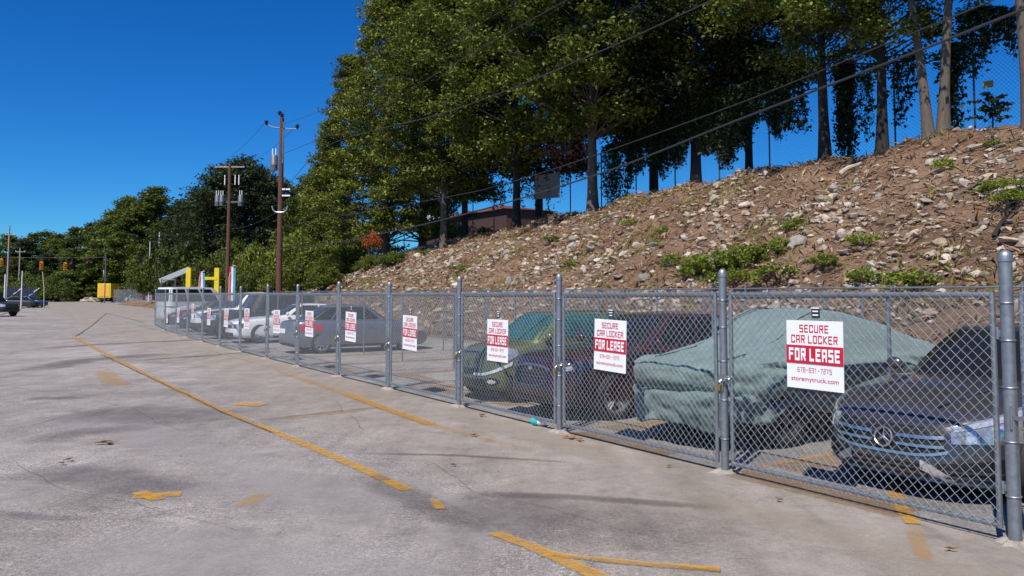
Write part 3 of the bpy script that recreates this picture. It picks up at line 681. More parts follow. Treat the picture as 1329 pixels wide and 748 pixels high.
def wheel_meshes(r, wd, spokes, rim_m, key):
    M = Matrix.Rotation(PI/2, 3, 'X')    # axle along y, outer face at -y*... handled by both sides alike
    ty = MB(); h = wd/2
    ty.lathe([(r*0.68, -h*0.9), (r*0.86, -h), (r*0.97, -h*0.85), (r, -h*0.55), (r, h*0.55), (r*0.97, h*0.85), (r*0.86, h), (r*0.68, h*0.9)], 32, M, close=True)
    tm = ty.mesh('tyre'); tm.materials.append(rubber); tm.polygons.foreach_set('use_smooth', [True]*len(tm.polygons))
    rm = MB(); rm.lathe([(r*0.69, -h*0.92), (r*0.70, -h*0.6), (r*0.70, h*0.6), (r*0.69, h*0.92), (r*0.63, h*0.92), (r*0.61, h*0.6), (r*0.61, -h*0.6), (r*0.63, -h*0.92)], 32, M, close=True)
    for sd in (-1, 1):
        rm.lathe([(r*0.001, sd*h*0.35), (r*0.16, sd*h*0.4), (r*0.16, sd*h*0.78), (r*0.10, sd*h*0.86), (r*0.001, sd*h*0.86)], 16, M)
        for k in range(spokes):
            a = 2*PI*k/spokes; d = Vector((math.cos(a), 0, math.sin(a))); tdir = Vector((-math.sin(a), 0, math.cos(a)))
            for wq in ((-0.055, 0.055) if spokes <= 6 else (0,)):
                p0 = d*r*0.12+tdir*r*wq*0.6; p1 = d*r*0.64+tdir*r*wq*1.5
                rm.tube([p0+Vector((0, sd*h*0.62, 0)), (p0+p1)/2+Vector((0, sd*h*0.74, 0)), p1+Vector((0, sd*h*0.72, 0))], [r*0.055, r*0.045, r*0.05], 6)
    me = rm.mesh('rim'); me.materials.append(rim_m)
    ds = MB(); ds.lathe([(0.001, -h*0.1), (r*0.6, -h*0.1), (r*0.6, h*0.1), (0.001, h*0.1)], 24, M); dm = ds.mesh('brake_disc'); dm.materials.append(blackpl)
    return tm, me, dm
def add_wheels(root, xs, y, r, wd, spokes, rim_m, only=None):
    tm, me, dm = wheel_meshes(r, wd, spokes, rim_m, '')
    for x in xs:
        for sd in (1, -1):
            o = bpy.data.objects.new('wheel', dm); COL.objects.link(o); o.parent = root; o.location = (x, sd*(y-wd/2), r); o.rotation_euler = (0, random.uniform(0, 6), 0)
            for nm, q in (('tyre', tm), ('rim', me)):
                c = bpy.data.objects.new(nm, q); COL.objects.link(c); c.parent = o
def cut_arches(o, xs, b, r, depth=0.30):
    c = MB(); M = Matrix.Rotation(PI/2, 3, 'X')
    for x in xs:
        for sd in (1, -1):
            base = len(c.v); n = 40; y0, y1 = sd*(b-depth), sd*(b+0.15)
            vs = [(x+r*math.cos(2*PI*k/n), y, r*0.93+r*math.sin(2*PI*k/n)-0.02) for y in (min(y0, y1), max(y0, y1)) for k in range(n)]
            c.add(vs, [(k, n+k, n+(k+1) % n, (k+1) % n) for k in range(n)]+[tuple(range(n)), tuple(range(2*n-1, n-1, -1))])
    co = c.build('arch_cutter', blackpl)
    bm = bmesh.new(); bm.from_mesh(co.data); bmesh.ops.recalc_face_normals(bm, faces=bm.faces); bm.to_mesh(co.data); bm.free()
    bm = bmesh.new(); bm.from_mesh(o.data); bmesh.ops.recalc_face_normals(bm, faces=bm.faces); bm.to_mesh(o.data); bm.free()
    md = o.modifiers.new('b', 'BOOLEAN'); md.operation = 'DIFFERENCE'; md.object = co; md.solver = 'EXACT'
    try: md.material_mode = 'TRANSFER'
    except Exception: pass
    dg = bpy.context.evaluated_depsgraph_get(); me = bpy.data.meshes.new_from_object(o.evaluated_get(dg))
    o.modifiers.clear(); o.data = me; bpy.data.objects.remove(co)
    me.polygons.foreach_set('use_smooth', [True]*len(me.polygons)); me.set_sharp_from_angle(angle=math.radians(38))
def mirror_part(root, x, y, z, m, s=1.0):
    for sd in (1, -1):
        b = MB(); vs = []
        me_b = MB(); prof = []
        for i in range(9):
            a = PI*i/8; prof.append((0.085*math.sin(a)*s+1e-3, -0.10*math.cos(a)*s))
        me_b.lathe(prof, 14, Matrix.Rotation(PI/2, 3, 'X') @ Matrix.Diagonal((0.62, 0.9, 1.0)))
        o = me_b.build('mirror', m, root, True); o.location = (x, sd*(y+0.09), z)
        g = MB(); g.bar((0.01, -sd*0.10, -0.03), (0.02, -sd*0.02, -0.01), 0.02, 6); g.build('mirror_arm', blackpl, o)
def car(name, label, cat, t, p, L, W, prof, cab, pm, wr, wxs, group='cars parked in the lockers', rear_first=False, spokes=5, rim=alloy, gl=glass_m, shell_kw={}, doors=((-0.95, 0.0), (0.02, 1.05)), deco=None, wd=0.22, yaw=0.0, sidewin=((-0.9, -0.5), (-0.44, 0.06), (0.11, 0.72))):
    base = tp(t, p+L/2, 0.006); ang = math.atan2(-N[1], -N[0]) if not rear_first else math.atan2(N[1], N[0])
    o = thing(name, label, cat, base, ang+yaw, group)
    S = Shell(L, W, prof, **shell_kw); body = S.body().build('body', pm, o, True); cut_arches(body, wxs, W/2, wr+0.055)
    C = Cabin(*cab[:8], **(cab[8] if len(cab) > 8 else {})); C.shell().build('roof', pm, o, True)
    C.glass('front', -0.90, 0.90, 0.10, 0.90).build('windshield', gl, o, True)
    C.glass('rear', -0.88, 0.88, 0.14, 0.88).build('rear_window', gl, o, True)
    for fc in ('left', 'right'):
        for a, b in sidewin: C.glass(fc, a, b, 0.14, 0.88, n=8).build('side_window', gl, o, True)
    for sd in (1, -1):
        for a, b in doors:
            d = S.side(sd, a, b, 0.16, 0.97).build('door', pm, o, True)
            hb = MB(); c = S.side(sd, a+0.06, a+0.2, 0.80, 0.82).v[0]; hb.box((c[0]+0.07, c[1]+sd*0.015, c[2]), (0.15, 0.03, 0.025)); hb.build('handle', pm, d)
        # dark sill and arch lips
        S.side(sd, -wxs[0] if False else wxs[1]+wr+0.09, wxs[0]-wr-0.09, 0.0, 0.10, off=0.008, thick=0.02, m=4).build('sill', blackpl, o, True)
    add_wheels(o, wxs, W/2-0.015, wr, wd, spokes, rim)
    mirror_part(o, cab[1]-0.32, W/2-0.06, cab[3]+0.13, pm)
    pl = MB(); pl.box((0, 0, S.zb+0.04), (L*0.86, W*0.7, 0.10)); pl.build('underbody', blackpl, o)
    if deco: deco(o, S, C, pm)
    return o, S, C
def slats(S, q, zs, hh, m, root, name='grille_slat', off=0.02):
    for z in zs: S.patch(-q, q, z-hh, z+hh, off, 0.02, 20, 3).build(name, m, root, True)
# --- charcoal car with the star emblem
star_silver = chrome
lamp_h = simple('headlamp glass', (0.36, 0.37, 0.38), 0.08, 0.5, 0.35, 25, Coat_Weight=1.0)
def deco_star(o, S, C, pm):
    S.patch(-0.56, 0.56, 0.425, 0.655, 0.004, 0.02, 24, 5, zlow=lambda u: 0.05*abs(2*u-1)**2).build('grille', blackpl, o, True)
    rim_ = S.patch(-0.58, 0.58, 0.400, 0.425, 0.014, 0.03, 24, 3, zlow=lambda u: 0.05*abs(2*u-1)**2, ztop=lambda u: 0.05*abs(2*u-1)**2); rim_.build('grille_rim', chrome, o, True)
    for z in (0.500, 0.575):
        for a, b in ((-0.55, -0.13), (0.13, 0.55)): S.patch(a, b, z-0.012, z+0.012, 0.02, 0.02, 12, 3).build('grille_slat', chrome, o, True)
    th0 = 0.0; h0 = S.hz(S.a-0.1, 0.54); c = S.pos(th0, h0); nn = S.nrm(th0, h0)
    e = MB(); M = nn.to_track_quat('Z', 'Y').to_matrix(); c2 = c+nn*0.03
    e.torus(c2, 0.086, 0.0085, M, 32, 8)
    up = Vector((0, 0, 1))-nn*nn.z; up.normalize(); rt = nn.cross(up)
    for k in range(3):
        a = PI/2+k*2*PI/3; d = rt*math.cos(a)+up*math.sin(a); sd = rt*math.cos(a+PI/2)+up*math.sin(a+PI/2)
        tipv = c2+d*0.082; 
        vs = [tipv, c2+sd*0.014-d*0.01, c2-sd*0.014-d*0.01, c2+nn*0.014, c2-nn*0.01]
        e.add(vs, [(0, 1, 3), (0, 3, 2), (0, 4, 1), (0, 2, 4), (1, 4, 2, 3)])
    e.build('emblem', chrome, o)
    for sd in (1, -1):
        hl = S.patch(0.60*sd, 0.985*sd, 0.48, 0.665, 0.007, 0.03, 18, 6, zlow=lambda u: 0.05*(1-u)-0.02*u, ztop=lambda u: -0.01+0.03*u).build('headlight', lamp_h, o, True)
        d1 = S.patch(0.62*sd, 0.95*sd, 0.615, 0.645, 0.013, 0.02, 14, 3, zlow=lambda u: 0.02*u, ztop=lambda u: 0.02*u); d1.build('light_bar', lamp_m, hl, True)
        for q in (0.70, 0.84):
            S.patch(q*sd, (q+0.06)*sd, 0.52, 0.61, 0.013, 0.02, 8, 5).build('projector', lamp_m, hl, True)
        # lower side intake with its bright fin
        S.patch(0.50*sd, 0.93*sd, 0.20, 0.36, 0.005, 0.02, 14, 5, ztop=lambda u: 0.04*u).build('side_intake', blackpl, o, True)
        S.patch(0.36*sd, 0.62*sd, 0.19, 0.36, 0.012, 0.025, 12, 5, zlow=lambda u: 0.10*(1-u), ztop=lambda u: 0.02-0.14*u).build('intake_fin', silver_p, o, True)
        S.patch(0.60*sd, 0.94*sd, 0.185, 0.220, 0.014, 0.02, 12, 3).build('intake_blade', silver_p, o, True)
        for z in (0.25, 0.30): S.patch(0.56*sd, 0.90*sd, z-0.008, z+0.008, 0.014, 0.012, 10, 3).build('intake_slat', darkalloy, o, True)
    S.patch(-0.42, 0.42, 0.21, 0.34, 0.005, 0.02, 20, 5).build('lower_grille', blackpl, o, True)
    for z in (0.25, 0.30): S.patch(-0.41, 0.41, z-0.008, z+0.008, 0.012, 0.012, 16, 3).build('lower_slat', darkalloy, o, True)
    S.patch(-0.9, 0.9, 0.155, 0.175, 0.03, 0.03, 24, 3).build('front_lip', blackpl, o, True)
    S.patch(-0.56, 0.56, 0.185, 0.200, 0.02, 0.03, 20, 3).build('chrome_strip', chrome, o, True)
    hd = MB()
    for sd in (1, -1):   # hood creases
        hd.tube([(S.a-0.32, sd*0.34, S.zsh(S.a-0.32)+0.044), (S.a-0.8, sd*0.45, S.zsh(S.a-0.8)+0.046), (S.a-1.25, sd*0.52, S.zsh(S.a-1.25)+0.040)], 0.014, 6)
    hd.build('hood_crease', pm, o, True)
silver_p = paint('silver paint', (0.62, 0.62, 0.63), 0.5, 0.3)
charcoal = paint('charcoal paint', (0.085, 0.080, 0.088), 0.55, 0.27)
maroon = paint('dark maroon paint', (0.048, 0.012, 0.016), 0.4, 0.28)
olive = paint('olive green paint', (0.125, 0.145, 0.058), 0.35, 0.3)
grey_p = paint('grey paint', (0.22, 0.23, 0.25), 0.6, 0.3)
white_p = paint('white paint', (0.75, 0.75, 0.74), 0.0, 0.3)
black_p = paint('black paint', (0.014, 0.014, 0.015), 0.0, 0.5); black_p.node_tree.nodes['Principled BSDF'].inputs['Coat Weight'].default_value = 0.15
navy_p = paint('dark blue paint', (0.03, 0.04, 0.07), 0.4, 0.3)
PR_SUV = lambda L: [(-L/2, 1.00), (-L/2+0.4, 1.06), (-0.3, 1.03), (L/2-1.35, 1.03), (L/2-0.7, 0.995), (L/2-0.3, 0.935), (L/2, 0.84)]
PR_SED = lambda L: [(-L/2, 0.96), (-L/2+0.5, 1.0), (-0.3, 0.95), (L/2-1.3, 0.95), (L/2-0.7, 0.885), (L/2-0.3, 0.80), (L/2, 0.70)]
L = 4.9
PR_ST = [(-L/2, 0.98), (-1.9, 1.02), (-0.3, 0.97), (1.1, 0.95), (1.75, 0.865), (2.15, 0.775), (L/2, 0.665)]
car('parked_car', 'charcoal car with a three-pointed star in its chrome grille, behind the nearest gate', 'car', 4.60, 0.55, L, 1.90, PR_ST,
    (-2.0, 1.05, 0.82, 0.92, -1.1, 0.12, 0.62, 1.47), charcoal, 0.34, (1.50, -1.45), deco=deco_star, spokes=5, shell_kw=dict(zb=0.15, lean=0.10, my=3.2))
# --- maroon sedan
def deco_maroon(o, S, C, pm, e_=0.0):
    S.patch(-0.46, 0.46, 0.42+e_, 0.70+e_, 0.004, 0.02, 20, 6, zlow=lambda u: 0.10*abs(2*u-1)**2, ztop=lambda u: -0.05*abs(2*u-1)**2).build('grille', blackpl, o, True)
    for dz in (0.0,):
        S.patch(-0.48, 0.48, 0.69+e_, 0.715+e_, 0.012, 0.02, 20, 3, zlow=lambda u: -0.05*abs(2*u-1)**2, ztop=lambda u: -0.05*abs(2*u-1)**2).build('grille_rim', chrome, o, True)
        S.patch(-0.47, 0.47, 0.40+e_, 0.425+e_, 0.012, 0.02, 20, 3, zlow=lambda u: 0.10*abs(2*u-1)**2, ztop=lambda u: 0.10*abs(2*u-1)**2).build('grille_rim', darkalloy, o, True)
    for z in (0.50, 0.56, 0.62): S.patch(-0.40, 0.40, z+e_-0.007, z+e_+0.007, 0.012, 0.012, 16, 3).build('grille_slat', darkalloy, o, True)
    e = MB(); c = S.pos(0, S.hz(S.a-0.1, 0.665+e_)); e.lathe([(0.001, 0), (0.055, 0), (0.055, 0.012), (0.001, 0.016)], 20, Matrix.Rotation(PI/2, 3, 'Y') @ Matrix.Diagonal((0.55, 1, 1))); eo = e.build('emblem', chrome, o); eo.location = c+Vector((0.01, 0, 0))
    for sd in (1, -1):
        S.patch(0.93*sd, 0.985*sd, 0.60+e_, 0.70+e_, 0.012, 0.02, 8, 4).build('side_lamp', red_lens, o, True)
        hl = S.patch(0.54*sd, 0.98*sd, 0.585+e_, 0.70+e_, 0.006, 0.02, 16, 5, zlow=lambda u: 0.05*u, ztop=lambda u: 0.02*u).build('headlight', lampdark, o, True)
        S.patch(0.60*sd, 0.80*sd, 0.62+e_, 0.67+e_, 0.012, 0.02, 8, 4).build('projector', lamp_m, hl, True)
        S.patch(0.55*sd, 0.9*sd, 0.27, 0.37, 0.006, 0.02, 12, 4).build('fog_recess', blackpl, o, True)
        rp = S.rpatch(0.5*sd, 0.97*sd, 0.72, 0.86).build('tail_light', red_lens, o, True)
    S.patch(-0.5, 0.5, 0.25, 0.36, 0.006, 0.02, 20, 4).build('lower_grille', blackpl, o, True)
    S.patch(-0.93, 0.93, 0.20, 0.235, 0.015, 0.03, 20, 3).build('front_lip', blackpl, o, True)
L = 4.75
PR_MR = [(-L/2, 1.0), (-1.9, 1.04), (-0.3, 1.0), (1.05, 1.0), (1.7, 0.95), (2.1, 0.885), (L/2, 0.79)]
car('parked_car', 'dark maroon sedan with an oval grille, nose close behind the third gate', 'car', 10.2, 0.28, L, 1.85, PR_MR,
    (-1.85, 1.0, 0.80, 0.97, -1.1, 0.15, 0.60, 1.50), maroon, 0.345, (1.40, -1.42), deco=lambda o, S, C, pm: deco_maroon(o, S, C, pm, 0.075), rim=alloy, shell_kw=dict(zb=0.19, lean=0.12))
# --- green hatchback
def deco_hatch(o, S, C, pm):
    S.patch(-0.62, 0.62, 0.22, 0.40, 0.006, 0.02, 20, 5, zlow=lambda u: 0.04*abs(2*u-1)**2).build('lower_grille', blackpl, o, True)
    S.patch(-0.40, 0.40, 0.46, 0.58, 0.006, 0.02, 20, 5, zlow=lambda u: 0.04*abs(2*u-1)**2).build('grille', blackpl, o, True)
    e = MB(); c = S.pos(0, S.hz(S.a-0.1, 0.66)); e.lathe([(0.001, 0), (0.05, 0), (0.05, 0.02), (0.035, 0.028), (0.001, 0.028)], 24, Matrix.Rotation(PI/2, 3, 'Y')); eo = e.build('emblem', darkalloy, o, True); eo.location = c
    for sd in (1, -1):
        S.patch(0.30*sd, 0.90*sd, 0.455, 0.500, 0.016, 0.025, 16, 3, zlow=lambda u: 0.20*max(0, u-0.3)**1.3, ztop=lambda u: 0.20*max(0, u-0.3)**1.3).build('bumper_glint', glint_m, o, True)  # pale metal strip standing in for the sun glint along the bumper crease
        hl = S.patch(0.66*sd, 0.93*sd, 0.64, 0.80, 0.008, 0.03, 12, 7, zlow=lambda u: 0.05*(2*u-1)**2, ztop=lambda u: -0.05*(2*u-1)**2).build('headlight', lamp_h, o, True)
        fr_ = S.patch(0.58*sd, 0.80*sd, 0.295, 0.425, 0.010, 0.02, 10, 7, zlow=lambda u: 0.05*(2*u-1)**2, ztop=lambda u: -0.05*(2*u-1)**2).build('fog_light', blackpl, o, True)
        S.patch(0.63*sd, 0.75*sd, 0.325, 0.395, 0.018, 0.02, 8, 5, zlow=lambda u: 0.025*(2*u-1)**2, ztop=lambda u: -0.025*(2*u-1)**2).build('lens', lamp_m, fr_, True)
        S.rpatch(0.65*sd, 0.95*sd, 0.65, 0.9).build('tail_light', red_lens, o, True)
glint_m = simple('bumper glint metal', (0.85, 0.83, 0.78), 0.45, 0.6)
L = 3.65
PR_H = [(-L/2, 0.98), (-1.2, 1.0), (0.3, 1.0), (0.75, 0.98), (1.25, 0.93), (1.55, 0.87), (L/2, 0.76)]
car('parked_car', 'small olive green hatchback with a bright glint strip on its bumper and teal windshield', 'car', 12.42, 0.45, L, 1.66, PR_H,
    (-1.78, 1.0, 0.76, 0.97, -1.45, 0.28, 0.56, 1.50), olive, 0.30, (1.15, -1.17), deco=deco_hatch, gl=tealglass, doors=((-0.25, 0.85),), sidewin=((-0.85, -0.2), (-0.12, 0.72)), spokes=7, wd=0.19,
    shell_kw=dict(zb=0.19, lean=0.13, mx=4.5, my=2.8, crown=0.07))
# --- silver sedan parked tail first
def deco_tail(o, S, C, pm):
    for sd in (1, -1):
        S.rpatch(0.80*sd, 0.985*sd, 0.70, 0.88, n=14).build('tail_light', red_lens, o, True)
        S.patch(0.55*sd, 0.98*sd, 0.56, 0.70).build('headlight', lamp_m, o, True)
    S.rpatch(-0.3, 0.3, 0.62, 0.76).build('plate', white_m, o, True)
    S.rpatch(-0.7, 0.7, 0.24, 0.32).build('rear_valance', blackpl, o, True)
L = 4.8
car('parked_car', 'silver grey sedan backed in, red tail lights towards the gate', 'car', 25.1, 0.9, L, 1.84, PR_SED(L),
    (-1.95, 1.0, 0.80, 0.94, -1.0, 0.15, 0.60, 1.45), grey_p, 0.335, (1.40, -1.42), deco=deco_tail, rear_first=True, spokes=9, shell_kw=dict(zb=0.19))
# --- white coupe
def deco_coupe(o, S, C, pm):
    S.patch(-0.86, 0.86, 0.56, 0.70, 0.006, 0.02, 24, 5).build('grille', blackpl, o, True)
    for sd in (1, -1):
        for q in (0.5, 0.7): S.patch(q*sd, (q+0.12)*sd, 0.57, 0.69, 0.012, 0.02, 8, 5).build('headlight', lamp_m, o, True)
    S.patch(-0.6, 0.6, 0.26, 0.40, 0.006, 0.02, 20, 4).build('lower_grille', blackpl, o, True)
L = 5.0
PR_C = [(-L/2, 1.0), (-2.0, 1.04), (-0.8, 1.0), (0.2, 0.97), (1.2, 0.93), (2.1, 0.86), (L/2, 0.78)]
car('parked_car', 'white coupe with a black grille band, beyond the silver sedan', 'car', 31.3, 0.65, L, 1.92, PR_C,
    (-1.95, 0.85, 0.82, 0.95, -1.15, -0.05, 0.60, 1.42), white_p, 0.36, (1.50, -1.46), deco=deco_coupe, doors=((-0.55, 0.85),), sidewin=((-0.6, -0.3), (-0.2, 0.72)), rim=darkalloy, shell_kw=dict(zb=0.20, lean=0.08))
# --- black off-roader, white pickup and dark cars further along
def deco_boxy(o, S, C, pm):
    S.patch(-0.5, 0.5, 0.72, 0.98, 0.006, 0.02, 16, 4).build('grille', darkalloy, o, True)
    for sd in (1, -1): S.patch(0.58*sd, 0.86*sd, 0.78, 0.96, 0.01, 0.02, 8, 5).build('headlight', lamp_m, o, True)
    S.patch(-0.93, 0.93, 0.42, 0.56, 0.05, 0.08, 20, 3).build('bumper', blackpl, o, True)
L = 4.6
PR_B = [(-L/2, 1.12), (0.6, 1.12), (1.4, 1.12), (2.0, 1.08), (L/2, 1.03)]
car('parked_car', 'black off-roader with a tall square nose, left of the white coupe', 'car', 34.6, 0.5, L, 1.90, PR_B,
    (-2.2, 0.75, 0.84, 1.08, -2.1, 0.35, 0.74, 1.82), black_p, 0.40, (1.45, -1.40), deco=deco_boxy, rim=darkalloy, wd=0.26, shell_kw=dict(zb=0.35, lean=0.03, my=5, tuck=0.04))
L = 5.4
PR_P = [(-L/2, 1.15), (0.2, 1.15), (1.3, 1.12), (2.3, 1.06), (L/2, 0.98)]
car('pickup_truck', 'white pickup among the dark cars at the far end of the lockers', 'pickup', 37.9, 0.6, L, 1.95, PR_P,
    (-0.9, 1.15, 0.86, 1.10, -0.6, 0.5, 0.72, 1.86), white_p, 0.40, (1.75, -1.65), deco=deco_boxy, doors=((-0.8, 0.05), (0.1, 1.0)), sidewin=((-0.85, -0.1), (-0.02, 0.72)), wd=0.26, shell_kw=dict(zb=0.35, lean=0.05, my=4))
L = 4.7
car('parked_car', 'dark blue sedan just beyond the white pickup', 'car', 41.6, 0.7, L, 1.84, PR_SED(L), (-1.85, 1.0, 0.80, 0.92, -1.0, 0.15, 0.60, 1.43), navy_p, 0.335, (1.40, -1.42), deco=deco_maroon, shell_kw=dict(zb=0.19))
car('parked_car', 'black sedan in the last bay at the far end of the lockers', 'car', 46.2, 0.9, L, 1.84, PR_SED(L), (-1.85, 1.0, 0.80, 0.92, -1.0, 0.15, 0.60, 1.43), black_p, 0.335, (1.40, -1.42), deco=deco_maroon, shell_kw=dict(zb=0.19))
# --- vehicle under the green cover
def smax(a, b, k=0.12):
    h = max(k-abs(a-b), 0)/k; return max(a, b)+h*h*k*0.25
def covered(t, p):
    L, W = 5.15, 2.0; base = tp(t, p+L/2, 0.006); ang = math.atan2(-N[1], -N[0])
    o = thing('parked_car', 'covered car of which only the dark wheels and underside show below its green sheet', 'car', base, ang)
    add_wheels(o, (1.45, -1.5), W/2-0.10, 0.35, 0.23, 5, darkalloy); u = MB(); u.box((0, 0, 0.42), (L*0.9, W*0.78, 0.36)); u.build('underbody', blackpl, o)
    a, b = L/2, W/2; prof_x = [-a, -a+0.15, -1.75, -0.9, -0.1, 0.35, 0.75, 1.15, 1.6, 2.0, a-0.15, a]
    prof_z = [0.92, 1.02, 1.20, 1.44, 1.62, 1.65, 1.53, 1.27, 1.13, 1.07, 1.02, 0.98]
    hood = [0.92, 0.98, 1.06, 1.08, 1.10, 1.10, 1.10, 1.10, 1.08, 1.05, 1.02, 0.98]
    def top(x, y):
        H = float(np.interp(x, prof_x, prof_z)); h0 = float(np.interp(x, prof_x, hood)); k = abs(y)/b
        c = 1-sm(k, 0.60, 1.0)
        z = h0+(H-h0)*c-0.05*k*k+0.05*c*(1-c)*4*(abs(noise.noise((x*2.2+y, y*2.0, 1.0)))-0.2)
        for sd in (1, -1): # the mirrors push the sheet out
            z += 0.10*math.exp(-((x-0.95)/0.14)**2-((y-sd*0.95)/0.12)**2)
        return z
    n, rows = 260, []
    def outline(th, k=1.0, grow=0.0):
        c, s_ = math.cos(th), math.sin(th)
        return (a*k+grow)*sgnpow(c, 2/5.0), (b*k+grow)*sgnpow(s_, 2/3.6)
    ks = [0.03, 0.12, 0.22, 0.32, 0.42, 0.5, 0.56, 0.61, 0.65, 0.69, 0.73, 0.77, 0.81, 0.85, 0.89, 0.925, 0.955, 0.98]
    for k in ks:
        row = []
        for j in range(n):
            th = 2*PI*j/n; x, y = outline(th); x *= (0.45+0.55*k); y *= k
            z = top(x, y)+0.022*noise.noise((x*1.6, y*3.5, 2.2))+0.018*noise.noise((x*4+y*3, y*7, 5.0))+0.012*noise.noise((x*9, y*5+x*4, 9.0))-0.05*max(0, 0.16-abs(noise.noise((x*1.5+y*0.8, y*2.2-x*0.5, 6.0))))/0.16
            row.append(Vector((x, y, z)))
        rows.append(row)
    for f in [k/22 for k in range(23)]:
        row = []
        for j in range(n):
            th = 2*PI*j/n; x, y = outline(th, 1.0, 0.02); zt = top(x*0.995, y*0.995)-0.035
            hem = 0.30+0.05*math.sin(th*9+1)+0.05*noise.noise((math.cos(th)*3, math.sin(th)*3, 0))
            onside = sm(abs(y)/b, 0.75, 0.98)
            # the hem is gathered up round the wheels, hangs lower at the nose
            hem += 0.16*onside*(math.exp(-((x-1.45)/0.5)**2)+math.exp(-((x+1.5)/0.5)**2)) - 0.05*(1 if x > a-0.2 else 0)
            z = zt+(hem-zt)*f
            amp = 0.10*f*f*(0.4+0.6*abs(noise.noise((th*2, 1, 1))))
            fold = 0.020*math.sin(th*46+4*noise.noise((th*3, f*2, 0)))*f+0.07*noise.noise((x*1.3, y*1.3, f*2.2))+0.05*noise.noise((x*3.0+f*5, y*3.0, f*4))+0.02*noise.noise((x*8-f*6, y*8, f*6))
            dent = -0.10*onside*sm(f, 0.2, 0.7)*math.exp(-((x-0.1)/0.9)**2)     # sheet sags in between the wheels
            fold += -0.06*onside*math.exp(-((z-(0.95-0.16*(1.6-x)*0.5))/0.045)**2)*sm(x, -0.6, 0.6)-0.05*onside*math.exp(-((z-(0.62+0.12*math.sin(x*2.1)))/0.04)**2)
            band = -0.055*math.exp(-((z-0.70-0.03*math.sin(th*5))/0.035)**2)*(1-onside)   # crease where a strap pulls across the nose
            g = 0.05*math.sin(PI*min(1, f*1.2))+fold+dent-0.05*f+band
            nx, ny = math.cos(th)*abs(math.cos(th))**0.3, math.sin(th)*abs(math.sin(th))**0.3
            row.append(Vector((x+g*nx, y+g*ny, z)))
        rows.append(row)
    m = MB(); R = len(rows); m.add([v for r in rows for v in r], [(i*n+j, (i+1)*n+j, (i+1)*n+(j+1) % n, i*n+(j+1) % n) for i in range(R-1) for j in range(n)]+[tuple(range(n))])
    t_ = NT('grey green cover fabric'); f = t_.noise(2.2, 6, 0.7, t_.coord((1, 2.5, 1))); wv = t_.noise(140, 2, 0.5)
    t_.col(t_.ramp(f, [(0.3, (0.115, 0.175, 0.165)), (0.55, (0.15, 0.22, 0.205)), (0.75, (0.185, 0.26, 0.24))])); t_.set(Roughness=0.7, Sheen_Weight=0.2)
    t_.bump(t_.math('ADD', t_.math('MULTIPLY', f, 1.0), t_.math('MULTIPLY', t_.noise(9, 5, 0.75, t_.coord((0.7, 2.2, 1), 0.5), 1.2), 0.55)), 0.75, 0.06)
    cv = thing('car_cover', 'grey green fabric cover draped over a whole car behind the second gate', 'car cover', base, ang)
    sh = m.build('sheet', t_.m, cv, True, 80)
    md = sh.modifiers.new('thick', 'SOLIDIFY'); md.thickness = 0.006
    strap_m = simple('dark cover strap', (0.02, 0.05, 0.05), 0.8)
    # strap across the nose, sinking in the crease
    pts = []
    for k in range(25):
        th = -0.85+1.7*k/24; x, y = outline(th, 1.0, 0.028); pts.append((x, y*1.0, 0.71+0.03*math.sin(th*5)))
    sb = MB(); 
    for q0, q1 in zip(pts[:-1], pts[1:]):
        v0, v1 = Vector(q0), Vector(q1); up = Vector((0, 0, 0.018))
        d = (v1-v0).cross(Vector((0, 0, 1))).normalized()*0.006
        sb.add([v0-up+d, v1-up+d, v1+up+d, v0+up+d, v0-up-d, v1-up-d, v1+up-d, v0+up-d], [(0, 1, 2, 3), (7, 6, 5, 4), (3, 2, 6, 7), (4, 5, 1, 0)])
    sb.build('strap', strap_m, cv)
    for ys in (-0.52, 0.52):
        pts = [Vector((x, ys, top(x, ys)+0.006)) for x in np.linspace(-a+0.25, a-0.3, 40)]
        MB().tube(pts, 0.007, 5).build('seam', strap_m, cv, True)
covered(7.45, 0.5)

# ------------------------------------------------------------------ hillside rocks, rubble, plants
def rock_mesh(seed, flat):
    r = random.Random(seed); bm = bmesh.new()
    for _ in range(15):
        v = Vector((r.gauss(0, 1), r.gauss(0, 1), r.gauss(0, 1))).normalized()
        bm.verts.new((v.x*r.uniform(0.42, 0.55), v.y*r.uniform(0.30, 0.42), v.z*r.uniform(0.2, 0.32)*flat))
    bmesh.ops.convex_hull(bm, input=bm.verts); 
    bmesh.ops.delete(bm, geom=[v for v in bm.verts if not v.link_faces], context='VERTS')
    bmesh.ops.bevel(bm, geom=list(bm.edges), offset=0.018, segments=1, affect='EDGES', clamp_overlap=True)
    me = bpy.data.meshes.new('rock'); bm.to_mesh(me); bm.free(); return me
def rockmat(name, c):
    t = NT(name); f = t.noise(3, 6, 0.7); oi = t.n('ShaderNodeObjectInfo')
    k = t.mix(t.ramp(f, [(0.35, 0.0), (0.7, 1.0)]), tuple(x*0.62 for x in c), tuple(min(0.9, x*1.2) for x in c))
    h = t.n('ShaderNodeHueSaturation'); t.l(k, h.inputs['Color']); t.l(t.math('ADD', t.math('MULTIPLY', oi.outputs['Random'], 0.6), 0.65), h.inputs['Value'])
    t.col(h.outputs['Color']); t.set(Roughness=0.9); t.bump(f, 0.5, 0.04); return t.m
rk_pale = rockmat('pale stone', (0.46, 0.39, 0.31)); rk_tan = rockmat('tan stone', (0.39, 0.29, 0.20)); rk_grey = rockmat('grey stone', (0.32, 0.285, 0.25))
ROCKS = []
for i in range(15):
    me = rock_mesh(i+1, [1.0, 0.7, 1.3][i % 3]); me.materials.append([rk_pale, rk_tan, rk_grey, rk_pale, rk_tan][i % 5]); ROCKS.append(me)
